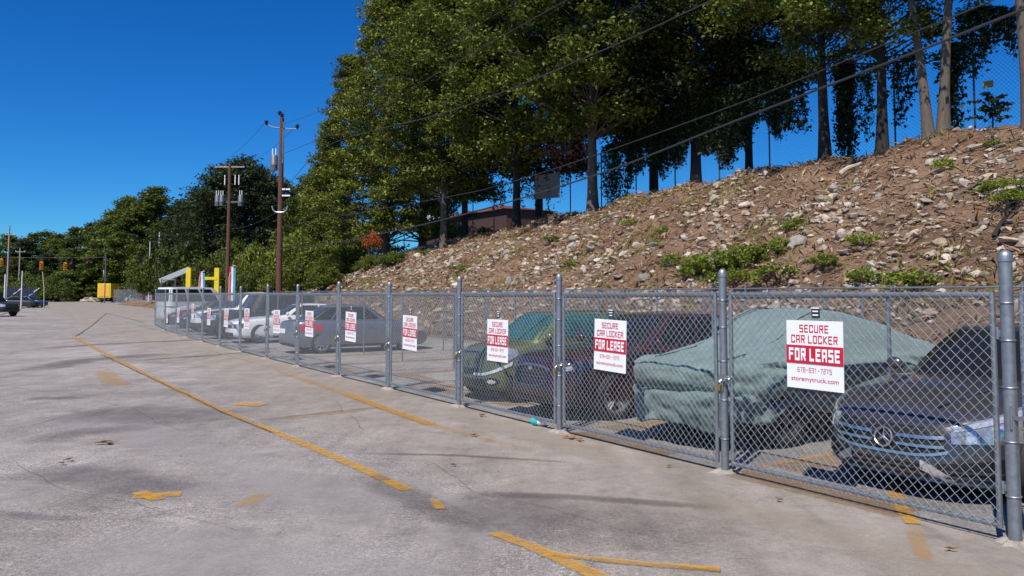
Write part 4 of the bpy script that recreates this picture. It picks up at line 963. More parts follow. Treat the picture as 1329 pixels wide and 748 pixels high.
def in_view(v, m=12):
    c, s = math.cos(PITCH), math.sin(PITCH); y = v[1]; z = v[2]-EYE
    d = c*y+s*z
    if d < 0.5: return False
    px = CXP+F*v[0]/d; py = CYP-F*(c*z-s*y)/d
    return -m < px < 1329+m and -m < py < 748+m
def rock_dens(t, p):   # more stone low down and towards the near (right) end
    k = (p-SLOPE0)/(CREST_P-SLOPE0); f = 0.5+0.5*noise.noise((t*0.28, p*0.33, 3.0))+0.25*noise.noise((t*0.9, p*0.9, 8.0))
    return min(1, 1.6*max(0, f)**2.2)*(1.0 if k < 0.8 else 0.4)
LAB = {0: ('pale broken rock lying on the brown straw slope', 'pale rocks on the slope'), 1: ('tan brown rock half sunk in the straw of the slope', 'tan rocks on the slope'), 2: ('dull grey rock lying among the straw of the slope', 'grey rocks on the slope')}
cand = []
r_ = random.Random(5)
while len(cand) < 620:
    t, p = r_.uniform(-9, 62), r_.uniform(SLOPE0+0.3, CREST_P-0.6)
    if r_.random() > rock_dens(t, p): continue
    s = r_.choice([0.3, 0.36, 0.42, 0.5, 0.6, 0.7]) * r_.uniform(0.8, 1.15)
    z = hill_z(t, p); v = tp(t, p, z)
    if not in_view(v): continue
    cand.append((s/v.length, t, p, z, s))
cand.sort(reverse=True)
for q, (app, t, p, z, s) in enumerate(cand[:285]):
    k = r_.randrange(15); me = ROCKS[k]; kind = [0, 1, 2, 0, 1][k % 5]
    o = bpy.data.objects.new('rock', me); COL.objects.link(o); o.location = tp(t, p, z+0.04*s)
    o.rotation_euler = (r_.uniform(-0.4, 0.4), r_.uniform(-0.5, 0.3), r_.uniform(0, 6.3)); o.scale = (s, s*r_.uniform(0.75, 1.1), s*r_.uniform(0.75, 1.2))
    tag(o, LAB[kind][0], 'rock', LAB[kind][1])
# smaller stones beyond counting
def small_rocks(n, smin, smax, seed):
    r = random.Random(seed); V, Fc = [], []; ico = bmesh.new(); bmesh.ops.create_icosphere(ico, subdivisions=1, radius=0.5)
    bv = [v.co.copy() for v in ico.verts]; bf = [tuple(v.index for v in f.verts) for f in ico.faces]; ico.free(); c = 0
    while c < n:
        t, p = r.uniform(-10, 75), r.uniform(SLOPE0+0.2, CREST_P+0.3)
        if r.random() > rock_dens(t, p)+0.05: continue
        s = smin*(smax/smin)**r.random(); o = tp(t, p, hill_z(t, p)+0.05*s)
        M = Matrix.Rotation(r.uniform(0, 6.3), 3, 'Z') @ Matrix.Rotation(r.uniform(-0.5, 0.5), 3, 'X') @ Matrix.Diagonal((s*r.uniform(0.8, 1.3), s*r.uniform(0.6, 1), s*r.uniform(0.35, 0.7)))
        b = len(V); ph = r.uniform(0, 9)
        V += [o+M @ (v*(0.8+0.35*math.sin(v.x*7+ph+v.y*9+v.z*5))) for v in bv]; Fc += [tuple(i+b for i in f) for f in bf]; c += 1
    m = MB(); m.v = V; m.f = Fc; return m
t2 = NT('rubble stone'); g2 = t2.n('ShaderNodeNewGeometry')
t2.col(t2.ramp(g2.outputs['Random Per Island'], [(0.0, (0.15, 0.11, 0.085)), (0.35, (0.30, 0.235, 0.18)), (0.65, (0.37, 0.30, 0.23)), (1.0, (0.50, 0.42, 0.33))])); t2.set(Roughness=0.92)
tag(small_rocks(14000, 0.09, 0.42, 9).build('rubble', t2.m), 'small pale stones scattered all over the brown slope', 'rubble', kind='stuff')
# ------------------------------------------------------------------ leaves
def leaves(C, size, up=0.35, aspect=0.5, rng=RNG, droop=0.0):
    """rhombic leaf faces at centres C (n,3); size array"""
    n = len(C); nv = rng.normal(size=(n, 3)); nv[:, 2] = np.abs(nv[:, 2])+up; nv /= np.linalg.norm(nv, axis=1)[:, None]
    d = rng.normal(size=(n, 3)); d[:, 2] -= droop*3; d -= nv*(d*nv).sum(1)[:, None]; d /= np.linalg.norm(d, axis=1)[:, None]
    e = np.cross(nv, d); sz = (size*rng.uniform(0.45, 1.6, n))[:, None]
    fold = nv*sz*0.12
    V = np.stack([C-d*sz*0.5, C+e*sz*aspect*0.5+fold, C+d*sz*0.5, C-e*sz*aspect*0.5+fold], 1).reshape(-1, 3)
    return V, np.arange(4*n).reshape(n, 4)
def crown_mesh(name, clumps, per, size, flat=0.6, up=0.5, shell=0.5, seed=0):
    """clumps: list of (x,y,z,radius)"""
    rng = np.random.default_rng(seed); cl = np.array(clumps); k = np.repeat(np.arange(len(cl)), per)
    k = k[rng.random(len(k)) < np.clip((cl[k, 3]/cl[:, 3].max())**2+0.15, 0, 1)]
    d = rng.normal(size=(len(k), 3)); d /= np.linalg.norm(d, axis=1)[:, None]
    rad = rng.random(len(k))**shell; d[:, 2] *= flat
    C = cl[k, :3]+d*(cl[k, 3]*rad*rng.uniform(0.75, 1.25, len(k)))[:, None]
    V, Q = leaves(C, np.full(len(k), size), up, 0.55, rng); return np_mesh(name, V, Q)
def tree_kind(seed, H, R, base, tr, form, nclump, per, size, leafm, barkm, lean=(0, 0), cs=(0.16, 0.30), flat=0.5):
    r = random.Random(seed); tb = MB()
    def axis_pt(z):
        k = z/H; return Vector((lean[0]*k+0.25*math.sin(k*5+seed)*k, lean[1]*k+0.25*math.cos(k*4+seed*2)*k, z))
    top = H*(0.9 if form != 'round' else 0.72); zs = [-0.3, 0.0, 0.25, 0.7, 1.5]+[1.5+(top-1.5)*i/9 for i in range(1, 10)]
    tb.tube([axis_pt(max(z, 0))+Vector((0, 0, min(z, 0))) for z in zs], [tr*1.8, tr*1.45, tr*1.2, tr*1.06]+[tr*max(0.10, 1-0.92*(max(z, 0)/top)**0.85) for z in zs[4:]], 12)
    clumps = []
    for i in range(nclump):
        f = (i+r.random())/nclump
        if form == 'cone': env = (1-f)**0.75*0.95+0.08
        elif form == 'oval': env = max(0.12, math.sin(PI*min(1, 0.18+f*0.82))**0.7)
        else: env = math.sqrt(max(0.02, 1-(f*1.75-0.75)**2))
        env *= 0.82+0.30*noise.noise((seed*3.1+math.cos(i*2.4)*1.2, math.sin(i*2.4)*1.2, f*4))+0.1
        z = base+(H-base)*f; ang = i*2.39996+r.uniform(-0.6, 0.6); rad = R*env*r.random()**0.42*r.uniform(0.8, 1.15)
        a = axis_pt(min(z, H)); cr = R*(cs[0]+(cs[1]-cs[0])*r.random()**1.5)
        c = Vector((a.x+rad*math.cos(ang), a.y+rad*math.sin(ang), z+r.uniform(-0.5, 0.5))); clumps.append((c.x, c.y, c.z, cr))
        if rad > R*0.3 and (r.random() < 0.45 or f < 0.2):   # a limb out to the clump
            s = axis_pt(max(base*0.8, min(top*0.97, z-rad*0.4))); mid = s.lerp(c, 0.55)+Vector((0, 0, 0.05*rad)); w = tr*0.20*max(0.3, 1-f)
            tb.tube([s, mid, c], [w, w*0.6, w*0.15], 5, caps=False)
    cm = crown_mesh('crown', clumps, per, size, flat, 0.55, 0.6, seed); cm.materials.append(leafm)
    tm = tb.mesh('trunk'); tm.materials.append(barkm); tm.polygons.foreach_set('use_smooth', [True]*len(tm.polygons))
    return tm, cm
def plant_tree(kind, loc, label, group=None, rz=None, s=1.0, sz=None, leafm=None, barkm=None, name='tree', cat='tree'):
    o = thing(name, label, cat, loc, random.uniform(0, 6.28) if rz is None else rz, group); o.scale = (s, s, sz or s)
    for nm, me in zip(('trunk', 'crown'), kind):
        c = bpy.data.objects.new(nm, me); COL.objects.link(c); c.parent = o
        ov = leafm if nm == 'crown' else barkm
        if ov is not None:
            c.material_slots[0].link = 'OBJECT'; c.material_slots[0].material = ov
    return o
K_BIG = tree_kind(3, 26, 6.6, 1.6, 0.36, 'cone', 250, 430, 0.235, leaf_sun, bark_grey, cs=(0.12, 0.26), flat=0.42)       # feathery, branched to the ground
K_TALL = tree_kind(8, 22, 6.4, 4.7, 0.30, 'oval', 185, 430, 0.245, leaf_oak, bark_dark, cs=(0.14, 0.27), flat=0.5)      # high crown, bare trunk
K_NEAR = tree_kind(14, 15, 5.2, 3.9, 0.20, 'oval', 125, 520, 0.15, leaf_oak, bark_dark, cs=(0.13, 0.26))     # near the camera, small leaves
K_SLIM = tree_kind(21, 14, 2.6, 5.0, 0.18, 'oval', 50, 520, 0.15, leaf_oak, bark_grey, (-0.9, 0.3), cs=(0.2, 0.36))
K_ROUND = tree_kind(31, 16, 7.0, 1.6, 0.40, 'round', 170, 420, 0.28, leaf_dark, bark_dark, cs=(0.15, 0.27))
K_WOOD = tree_kind(42, 15, 5.0, 0.8, 0.30, 'oval', 100, 430, 0.32, leaf_mid, bark_dark, cs=(0.16, 0.32))
K_WIDE = tree_kind(55, 14, 5.6, 0.6, 0.30, 'round', 100, 430, 0.34, leaf_mid, bark_dark, cs=(0.16, 0.34))
def on_hill(px, p, dz=0.0):
    d = ray(px, HORIZON); v = at_p(px, HORIZON, p); t, _ = to_tp(v[0], v[1]); return tp(t, p, hill_z(t, p)+dz)
GH = 'tall trees along the crest of the slope'
for kind, px, p, s, lab, lm, bk in [
    (K_BIG, 500, 19.5, 0.95, 'huge feathery tree branched to the ground at the left end of the crest', None, None),
    (K_BIG, 452, 21.5, 0.82, 'feathery tree behind the huge one, on the left edge of the crest', None, None),
    (K_BIG, 425, 20.0, 0.60, 'lower feathery tree at the far left end of the crest row', None, None),
    (K_BIG, 548, 22.5, 1.0, 'tall feathery tree just behind the grey trunk', None, None),
    (K_TALL, 575, 19.2, 0.86, 'tree with a bare pale grey trunk lit by the sun', None, bark_grey),
    (K_TALL, 603, 22.5, 0.95, 'tree with a thin dark trunk right of the pale grey one', None, None),
    (K_TALL, 670, 20.6, 0.95, 'tree with a straight dark trunk left of the grey hanging board', None, None),
    (K_TALL, 770, 20.0, 1.0, 'tree with the thickest flared trunk right of the grey board', None, bark_grey),
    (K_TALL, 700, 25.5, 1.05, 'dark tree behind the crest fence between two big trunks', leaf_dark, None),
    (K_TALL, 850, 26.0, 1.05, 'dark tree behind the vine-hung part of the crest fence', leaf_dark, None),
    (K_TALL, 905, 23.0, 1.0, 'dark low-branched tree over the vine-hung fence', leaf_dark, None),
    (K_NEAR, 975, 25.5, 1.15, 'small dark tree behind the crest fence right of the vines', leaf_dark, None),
    (K_NEAR, 1075, 20.6, 1.12, 'tree with a dark straight trunk, first of three on the right', None, None),
    (K_NEAR, 1150, 20.4, 1.05, 'tree with an ivy-wrapped trunk between dark and twin grey trunks', None, None),
    (K_SLIM, 1212, 20.2, 1.05, 'slim grey tree leaning left, one of two close together', None, None),
    (K_SLIM, 1231, 20.6, 1.1, 'slim upright grey tree right of the leaning one', None, None),
    (K_SLIM, 1345, 20.5, 1.15, 'slim tree just past the right edge, its low boughs reaching in', None, None),
    ]:
    plant_tree(kind, on_hill(px, p, -0.1), lab, GH, s=s, leafm=lm, barkm=bk, rz={1212: 0.1, 1231: 2.4, 1345: 1.0}.get(px))
# ------------------------------------------------------------------ crest fence with vines
FP = 22.2
ft = [to_tp(*at_p(px, HORIZON, FP)[:2])[0] for px in (1400, 470)]
cf = thing('crest_fence', 'tall dark chain-link fence along the top of the slope', 'fence', (0, 0, 0))
FT = np.arange(ft[0], ft[1], 3.0); FH = 3.5
wm = MB(); pm_ = MB()
for a, b in zip(FT[:-1], FT[1:]):
    A, B = tp(a, FP, hill_z(a, FP)), tp(b, FP, hill_z(b, FP)); near = a < 45
    cell = 0.15 if near else 0.3; h, wl = FH, 3.0; c = -h
    while c < wl:
        x0, x1 = max(0, c), min(wl, c+h)
        if x1-x0 > 0.05:
            for sgn in (0, 1):
                za, zb = x0-c, x1-c
                if sgn: za, zb = h-za, h-zb
                wm.bar(A.lerp(B, x0/wl)+Vector((0, 0, za)), A.lerp(B, x1/wl)+Vector((0, 0, zb)), 0.0035, 3, caps=False)
        c += cell
    MB().bar(A-Vector((0, 0, 0.3)), A+Vector((0, 0, FH+0.05)), 0.035, 8).build('post', rusty, cf, True)
    pm_.bar(A+Vector((0, 0, FH)), B+Vector((0, 0, FH)), 0.022, 6)
wm.build('wire_mesh', rusty, cf); pm_.build('top_rail', rusty, cf, True)
def vine(px0, px1, top, low, n, label, lm=leaf_dark, p=FP-0.12, size=0.16):
    t0 = to_tp(*at_p(px0, HORIZON, p)[:2])[0]; t1 = to_tp(*at_p(px1, HORIZON, p)[:2])[0]; rng = np.random.default_rng(int(px0)); C = []; st = MB()
    for k in range(n):
        t = rng.uniform(t1, t0); ln = top-low-rng.exponential(0.7)*0.8+0.45*math.sin(t*1.7)+0.3*math.sin(t*4.3); zb = hill_z(t, p)
        if ln < 0.3: continue
        m = int(ln/0.05); zz = top-ln*rng.random(m)**1.25
        tt = t+0.10*np.sin(zz*3+k)+rng.normal(0, 0.10, m); pp = p+rng.normal(0, 0.12, m)
        C += [(*(N*(P0+b)+U*a), zb+z) for a, b, z in zip(tt, pp, zz)]
        st.tube([tp(t+0.10*math.sin(z*3+k), p, zb+z) for z in np.linspace(top, top-ln, 8)], 0.008, 3, caps=False)
    C = np.array(C); V, Q = leaves(C, np.full(len(C), size), 0.2, 0.6, rng, 0.4); o = thing('hanging_vine', label, 'vine', (0, 0, 0), 0, 'vines on the crest fence')
    link('leaves', np_mesh('leaves', V, Q), lm, o); st.build('stem', rusty, o)
vine(815, 905, 4.6, 1.5, 230, 'dense vine curtain hanging on the crest fence right of the thickest trunk')
vine(905, 975, 4.6, 1.4, 230, 'dense vine curtain in the middle of the crest fence')
vine(975, 1050, 4.5, 1.9, 110, 'ragged vine curtain left of the first dark trunk')
vine(1095, 1112, 4.4, 0.2, 46, 'narrow vine column climbing the fence between two dark trunks')
vine(1120, 1140, 3.8, 1.8, 10, 'thin vine sprays left of the ivy-wrapped trunk')
vine(1165, 1200, 3.9, 1.2, 16, 'thin vine sprays right of the ivy-wrapped trunk')
vine(1235, 1255, 3.6, 0.4, 24, 'vine tuft climbing right of the twin grey trunks')
vine(1258, 1340, 4.6, 2.6, 70, 'vine fringe along the fence top at the right edge')
vine(785, 815, 3.8, 0.4, 34, 'sparse vine strands right beside the thickest trunk')
vine(640, 740, 3.8, 1.2, 26, 'sparse vine strands around the grey board')
# ivy up one trunk
def hung_board(px0, px1, py0, py1, p, label, m, name, cat, tilt=0.0):
    a = at_p((px0+px1)/2, (py0+py1)/2, p); A = at_p(px0, py0, p); B = at_p(px1, py0, p); w_ = float(np.linalg.norm((B-A)[:2])); h_ = float((py1-py0)/F*a[1])
    o = thing(name, label, cat, (a[0], a[1], a[2]), math.atan2(-U[1], -U[0])); b = MB(); b.box((0, 0, 0), (w_, 0.03, h_)); po = b.build('panel', m, o)
    po.rotation_euler = (0, tilt, 0); return o, w_, h_
o, w_, h_ = hung_board(693, 726, 226, 258, FP-0.18, 'grey board hung on the crest fence between two trunks', simple('grey board', (0.16, 0.15, 0.145), 0.8, 0, 0.15, 5), 'board', 'board', 0.05)
o, w_, h_ = hung_board(1276, 1289, 105, 114, FP-0.1, 'small yellow plate on the crest fence near the right edge', simple('faded yellow plate', (0.30, 0.22, 0.05), 0.6), 'small_plate', 'plate', 0.03)
o, w_, h_ = hung_board(1036, 1044, 156, 164, FP-0.1, 'small dull yellow plate on the fence among the vines', simple('dull yellow plate', (0.20, 0.16, 0.05), 0.6), 'small_plate', 'plate')
# ------------------------------------------------------------------ shrubs and weeds on the slope
def shrub_mesh(seed, n, size, stalk=True, flat=0.7, form='mound'):
    rng = np.random.default_rng(seed); r = random.Random(seed); cl = []
    for i in range(26):
        a, d = r.uniform(0, 6.28), r.random()**0.6*0.8
        cl.append((d*math.cos(a), d*math.sin(a), (0.22+0.55*r.random())*(1-0.55*d), r.uniform(0.14, 0.28)))
    cm = crown_mesh('foliage', cl, n//26, size, flat, 0.4, 0.6, seed); sb = MB()
    for c in cl[::2]: sb.tube([(c[0]*0.1, c[1]*0.1, -0.05), (c[0]*0.6, c[1]*0.6, c[2]*0.6), c[:3]], [0.018, 0.012, 0.006], 4, caps=False)
    return cm, sb.mesh('stem')
S1 = shrub_mesh(1, 1600, 0.10); S2 = shrub_mesh(2, 2400, 0.085); S3 = shrub_mesh(3, 3000, 0.11)
S4 = shrub_mesh(4, 11000, 0.05)
for s in (S1, S2, S3, S4): s[1].materials.append(bark_dark); s[0].materials.append(leaf_weed)
def shrub(kind, loc, sx, sz, label, lm=None, group=None, name='shrub', cat='shrub', sy=None):
    o = thing(name, label, cat, loc, random.uniform(0, 6.28), group); o.scale = (sx, sy or sx, sz)
    for nm, me in zip(('foliage', 'stem'), kind):
        c = bpy.data.objects.new(nm, me); COL.objects.link(c); c.parent = o
        if nm == 'foliage' and lm is not None: c.material_slots[0].link = 'OBJECT'; c.material_slots[0].material = lm
    return o
def slope_hit(px, py):
    d = ray(px, py)
    for k in np.arange(8, 140, 0.15):
        v = np.array([0, 0, EYE])+d*k; t, p = to_tp(v[0], v[1])
        if p > SLOPE0 and v[2] <= hill_z(t, p, False)+0.05: return Vector(v)-Vector((0, 0, 0.05))
    return None
WG = 'green weeds on the slope'
for px, py, sx, sz, lab in [
    (905, 362, 1.0, 0.9, 'bright green weed clump low on the slope behind the sedan'), (935, 355, 1.2, 1.0, 'largest bright green weed mound low on the slope'),
    (965, 345, 1.1, 0.9, 'bright green weed mound just right of the largest one'), (990, 336, 0.9, 0.7, 'green weed patch at the upper end of the low mounds'), (950, 372, 1.2, 0.8, 'green weed mound at the foot of the slope'),
    (1010, 322, 0.5, 0.5, 'yellowish weed tuft above the low green mounds'), (1033, 300, 0.55, 0.6, 'small green bush alone in mid slope'), (1122, 318, 0.65, 0.5, 'flat green weed patch among the pale rocks'),
    (1222, 222, 0.45, 0.6, 'small leafy bush below the twin grey trunks'), (1300, 248, 0.9, 0.5, 'green weed patch near the right edge of the slope'), (1318, 262, 0.8, 0.5, 'green weed patch at the right edge, lower than its neighbour'),
    (1290, 190, 0.4, 0.35, 'dry green tuft high on the slope at right'), (1190, 372, 0.9, 0.6, 'green weed strip at the foot of the slope behind the charcoal car'), (1130, 368, 0.8, 0.6, 'yellow green weeds at the foot of the slope above the cover'),
    (820, 292, 0.6, 0.4, 'low green weed patch in the middle of the slope'), (860, 303, 0.45, 0.4, 'small green tuft between rocks in mid slope'), (715, 312, 0.7, 0.4, 'low yellow green tuft under the thickest trunk'),
    (555, 330, 0.8, 0.4, 'yellow green tuft at the left end of the slope'), (600, 350, 0.9, 0.4, 'grassy tuft low on the left slope'), (1070, 345, 0.6, 0.5, 'weed tuft left of the flat green patch'), (880, 345, 0.8, 0.6, 'green weed tuft left of the bright mounds'), (1010, 360, 0.9, 0.6, 'weed clump right of the largest mound at the slope foot'),
    (740, 345, 0.6, 0.35, 'dull green tuft low in the middle of the slope'), (1248, 175, 0.4, 0.4, 'small tuft on the crest right of the twin trunks')]:
    h = slope_hit(px, py)
    if h is None: continue
    shrub(random.choice([S1, S2]), h, sx*0.95, sz*1.1, lab, None, WG, 'weed_clump', 'weeds')
# big dark sumac-like plant on the crest at right
h = on_hill(1296, 21.0); sp = thing('sapling', 'dark leafy sapling on the crest below the small yellow plate', 'sapling', h); sb = MB(); C = []
for k in range(13):
    a = k*2.4; rch = 0.55+0.25*math.sin(k); tip = Vector((rch*math.cos(a), rch*math.sin(a), 0.5+0.75*(k/12))); st = Vector((0, 0, 0.25+0.06*k)); mid = (st+tip)/2+Vector((0, 0, 0.15))
    sb.tube([st, mid, tip], [0.01, 0.008, 0.004], 4, caps=False)
    for j in range(16):
        f = 0.25+0.75*j/15; q = st.lerp(mid, f*2) if f < 0.5 else mid.lerp(tip, f*2-1)
        C += [tuple(q+Vector((random.uniform(-0.09, 0.09), random.uniform(-0.09, 0.09), random.uniform(-0.05, 0.03)))) for _ in range(3)]
sb.tube([(0, 0, -0.2), (0.02, 0, 0.5), (0, 0.02, 1.0)], [0.035, 0.025, 0.012], 6); sb.build('stem', bark_dark, sp)
C = np.array(C); V, Q = leaves(C, np.full(len(C), 0.15), 0.3, 0.4); link('leaves', np_mesh('leaves', V, Q), leaf_dark, sp)
leaf_grass = leafmat('patchy grass blade', [(0.15, (0.10, 0.10, 0.02)), (0.5, (0.20, 0.19, 0.04)), (0.85, (0.34, 0.28, 0.09))], 0.3)
# straw: thin dry blades over the slope
nb = 36000; tt = RNG.uniform(-9, 60, nb); pp = RNG.uniform(SLOPE0+0.1, CREST_P+1.5, nb); keep = []
C = np.array([tuple(tp(t, p, hill_z(t, p)+0.03)) for t, p in zip(tt, pp)])
V, Q = leaves(C, RNG.uniform(0.2, 0.55, nb), 1.2, 0.09)
tag(link('dry_grass', np_mesh('dry_grass', V, Q), leaf_dry), 'dry brown straw lying all over the slope', 'dry grass', kind='stuff')
pts = []
while len(pts) < 15000:
    t, p = RNG.uniform(-9, 60), RNG.uniform(SLOPE0+0.1, CREST_P+1.0)
    f = noise.noise((t*0.30, p*0.45, 11.0))+0.5*noise.noise((t*1.1, p*1.1, 5.0))+0.25*(1-(p-SLOPE0)/(CREST_P-SLOPE0))
    if f > 0.30: pts.append(tuple(tp(t, p, hill_z(t, p)+0.06)))
V, Q = leaves(np.array(pts), RNG.uniform(0.12, 0.34, len(pts)), 0.1, 0.14, RNG, -0.5)
tag(link('grass', np_mesh('grass', V, Q), leaf_grass), 'patchy green and yellow grass on the slope', 'grass', kind='stuff')
# fallen branches and broken slabs
def branch(px, py, px2, py2, r, label, m=bark_grey, twigs=True):
    a, b = slope_hit(px, py), slope_hit(px2, py2)
    if a is None or b is None: return
    a = a+Vector((0, 0, 0.10)); b = b+Vector((0, 0, 0.12)); d = b-a; o = thing('fallen_branch', label, 'branch', a, 0, 'dead branches on the slope'); s = MB()
    pts = [d*k+Vector((0, 0, 0.05*math.sin(k*5))) for k in np.linspace(0, 1, 6)]; s.tube(pts, [r, r*0.95, r*0.85, r*0.75, r*0.6, r*0.4], 7); s.build('stick', m, o, True)
    if not twigs:
        MB().tube([pts[0]-d*0.02, pts[0]], [r*0.8, r*1.02], 7).build('broken_end', m, o); return
    tw = MB()
    for k in (0.4, 0.65, 0.85): tw.tube([d*k, d*k+Vector((random.uniform(-0.3, 0.3), random.uniform(-0.2, 0.2), 0.3)), d*k+Vector((random.uniform(-0.6, 0.6), 0, 0.45))], [r*0.4, r*0.3, r*0.1], 5)
    tw.build('twig', m, o)
branch(1240, 258, 1290, 232, 0.06, 'long dead branch pointing up the slope at right')
branch(1290, 310, 1312, 272, 0.06, 'dark forked dead branch near the right edge', bark_dark)
branch(1130, 245, 1165, 215, 0.035, 'thin dead branch below the ivy-wrapped trunk')
branch(1250, 200, 1329, 180, 0.05, 'dead branch along the crest at right')
branch(1180, 300, 1230, 285, 0.035, 'thin dead stick between the pale rocks')
branch(1262, 345, 1300, 330, 0.05, 'grey dead branch low on the slope at right')
branch(1090, 228, 1118, 212, 0.09, 'bleached log on the slope below the first dark trunk', simple('bleached wood', (0.42, 0.36, 0.28), 0.9, 0, 0.2, 9), False)

# ------------------------------------------------------------------ utility poles and cables
def utility_pole(px, depth, pytop, r, label, style):
    b = at_depth(px, HORIZON, depth); top = at_depth(px, pytop, depth); Hh = float(top[2]); o = thing('utility_pole', label, 'utility pole', (b[0], b[1], 0), 0, 'brown utility poles behind the lockers')
    MB().tube([(0, 0, -0.5), (0, 0, Hh*0.5), (0, 0, Hh)], [r, r*0.85, r*0.66], 14).build('pole', polewood, o, True)
    px1 = depth/F
    if style == 1:
        MB().tube([(-1.0, 0, Hh-0.45), (-0.5, 0, Hh-0.62), (0, 0, Hh-0.66), (0.6, 0, Hh-0.72), (1.0, 0, Hh-0.72)], 0.035, 8).build('crossarm', greysteel, o, True)
        for x, z in ((-0.98, Hh-0.45), (0.98, Hh-0.70), (0, Hh+0.0), (-0.15, Hh+0.15)):
            s = MB(); s.lathe([(0.02, 0), (0.09, 0.02), (0.05, 0.07), (0.15, 0.10), (0.06, 0.16), (0.17, 0.2), (0.09, 0.3), (0.02, 0.34)], 12, Matrix.Diagonal((0.9, 0.9, 0.9))); q = s.build('insulator', simple('dark insulator', (0.03, 0.025, 0.03), 0.3), o, True); q.location = (x, 0, z)
        ta = [(-0.42, -0.1, Hh-3.4, 0.23, 1.0)]
        for x in (-0.12, 0.1): pass
        s = MB(); s.box((0.3, -0.05, Hh-4.55), (0.62, 0.12, 0.09)); s.box((0.3, -0.05, Hh-4.95), (0.62, 0.12, 0.09)); s.build('bracket', white_m, o)
        s = MB()
        for sd in (-1, 1): s.tube([(0, -0.12, Hh-6.0), (sd*0.25, -0.14, Hh-6.0), (sd*0.42, -0.14, Hh-5.85), (sd*0.48, -0.14, Hh-5.6)], 0.045, 8)
        s.build('cable_hook', chrome, o, True)
        MB().box((0.12, -0.1, Hh-1.6), (0.07, 0.07, 2.6)).build('conduit', greysteel, o)
    else:
        MB().box((0, 0, Hh-0.35), (2.7, 0.12, 0.12)).build('crossarm', greywood, o)
        for x in (-1.25, -0.65, 0.65, 1.25):
            s = MB(); s.lathe([(0.02, 0), (0.07, 0.03), (0.05, 0.1), (0.08, 0.16), (0.02, 0.22)], 10); q = s.build('insulator', simple('dark insulator', (0.03, 0.025, 0.03), 0.3), o, True); q.location = (x, 0, Hh-0.29)
        ta = [(-1.1, 0, Hh-4.0, 0.22, 1.05), (-0.6, -0.25, Hh-4.0, 0.21, 1.0), (1.05, 0, Hh-4.0, 0.24, 1.05)]
        MB().box((0, 0, Hh-3.6), (2.2, 0.12, 0.14)).build('transformer_arm', greysteel, o)
        s = MB()
        for x in (-1.0, 0.5, 1.0): s.lathe([(0.06, 0), (0.06, 0.7)], 8, Matrix.Translation((0, 0, 0)).to_3x3())
        for x in (-0.45, 0.5, 0.85): MB().bar((x, 0, Hh-2.0), (x, 0, Hh-1.1), 0.05, 8).build('fuse', white_m, o, True)
    for x, y, z, rr, hh in ta:
        s = MB(); s.lathe([(rr*0.2, 0), (rr, 0.04), (rr, hh*0.3), (rr*1.05, hh*0.32), (rr*1.05, hh*0.4), (rr, hh*0.42), (rr, hh*0.9), (rr*0.7, hh), (rr*0.1, hh+0.03)], 18)
        q = s.build('transformer', greysteel, o, True); q.location = (x, y, z)
        s = MB()
        for dx in (-0.1, 0.1): s.bar((dx, 0, hh), (dx, 0, hh+0.42), 0.035, 8)
        s.build('bushing', white_m, q, True)
    return o, Vector((b[0], b[1], 0)), Hh
pole1, b1, H1 = utility_pole(362, 50.5, 153, 0.20, 'tall brown utility pole with one transformer, nearest to the lockers', 1)
pole2, b2, H2 = utility_pole(295, 74, 212, 0.21, 'brown utility pole with three grey transformers, further back', 2)
near = np.array([7.6, 9.0])
def cable(pix, r, label, start=None, near=near, m=cable_m):
    A = np.array([b1.x, b1.y]); D = near-A; nrm = np.array([-D[1], D[0]]); pts = [] if start is None else [Vector(start)]
    for px, py in pix:
        d = ray(px, py); k = (nrm@A)/(nrm@d[:2]); v = np.array([0, 0, EYE])+d*k; pts.append(Vector(v))
    pts.append(pts[-1]+(pts[-1]-pts[-2]).normalized()*22)      # on towards the next pole behind the viewer
    fine = []
    for i in range(len(pts)-1):
        p0, p1, p2, p3 = pts[max(i-1, 0)], pts[i], pts[i+1], pts[min(i+2, len(pts)-1)]
        for j in range(10):
            t = j/10; fine.append(0.5*((2*p1)+(p2-p0)*t+(2*p0-5*p1+4*p2-p3)*t*t+(3*p1-p0-3*p2+p3)*t**3))
    fine.append(pts[-1]); tag(MB().tube(fine, r, 6).build('overhead_cable', m, None, True), label, 'cable', 'overhead cables from the tall pole')
P1 = lambda z: (b1.x, b1.y-0.15, z)
cable([(430, 316), (572, 286), (762, 231), (960, 155), (1180, 71), (1329, 12), (1420, -24)], 0.020, 'thickest lowest black cable rising from the tall pole to the upper right', P1(4.6))
cable([(563, 259), (650, 240), (762, 205), (960, 134), (1160, 53), (1290, 0), (1400, -46)], 0.010, 'thin cable running just above the thickest cable', P1(6.0))
cable([(423, 191), (582, 145), (760, 75), (925, 0), (1100, -80)], 0.016, 'middle cable crossing the tree crowns above the slope', P1(H1-5.0))
cable([(460, 160), (568, 95), (654, 46), (736, 0), (850, -64)], 0.013, 'upper cable crossing the top of the tree crowns', P1(H1-2.4))
cable([(480, 120), (560, 70), (645, 18), (680, -4), (760, -55)], 0.009, 'faint topmost cable over the left tree crowns', P1(H1-0.5))
for k, (x1, z1, x2, z2) in enumerate([(-0.98, H1-0.2, -1.25, H2-0.1), (0.98, H1-0.45, 1.25, H2-0.1), (0, H1-5.8, 0, H2-6.0)]):
    a = b1+Vector((x1, 0, z1)); b = b2+Vector((x2, 0, z2)); tag(MB().tube([a.lerp(b, u)-Vector((0, 0, 1.6*u*(1-u))) for u in np.linspace(0, 1, 12)], 0.012, 5).build('overhead_cable', cable_m, None, True), ['left', 'right', 'low'][k]+' wire slung between the two brown poles', 'cable', 'wires between the brown poles')
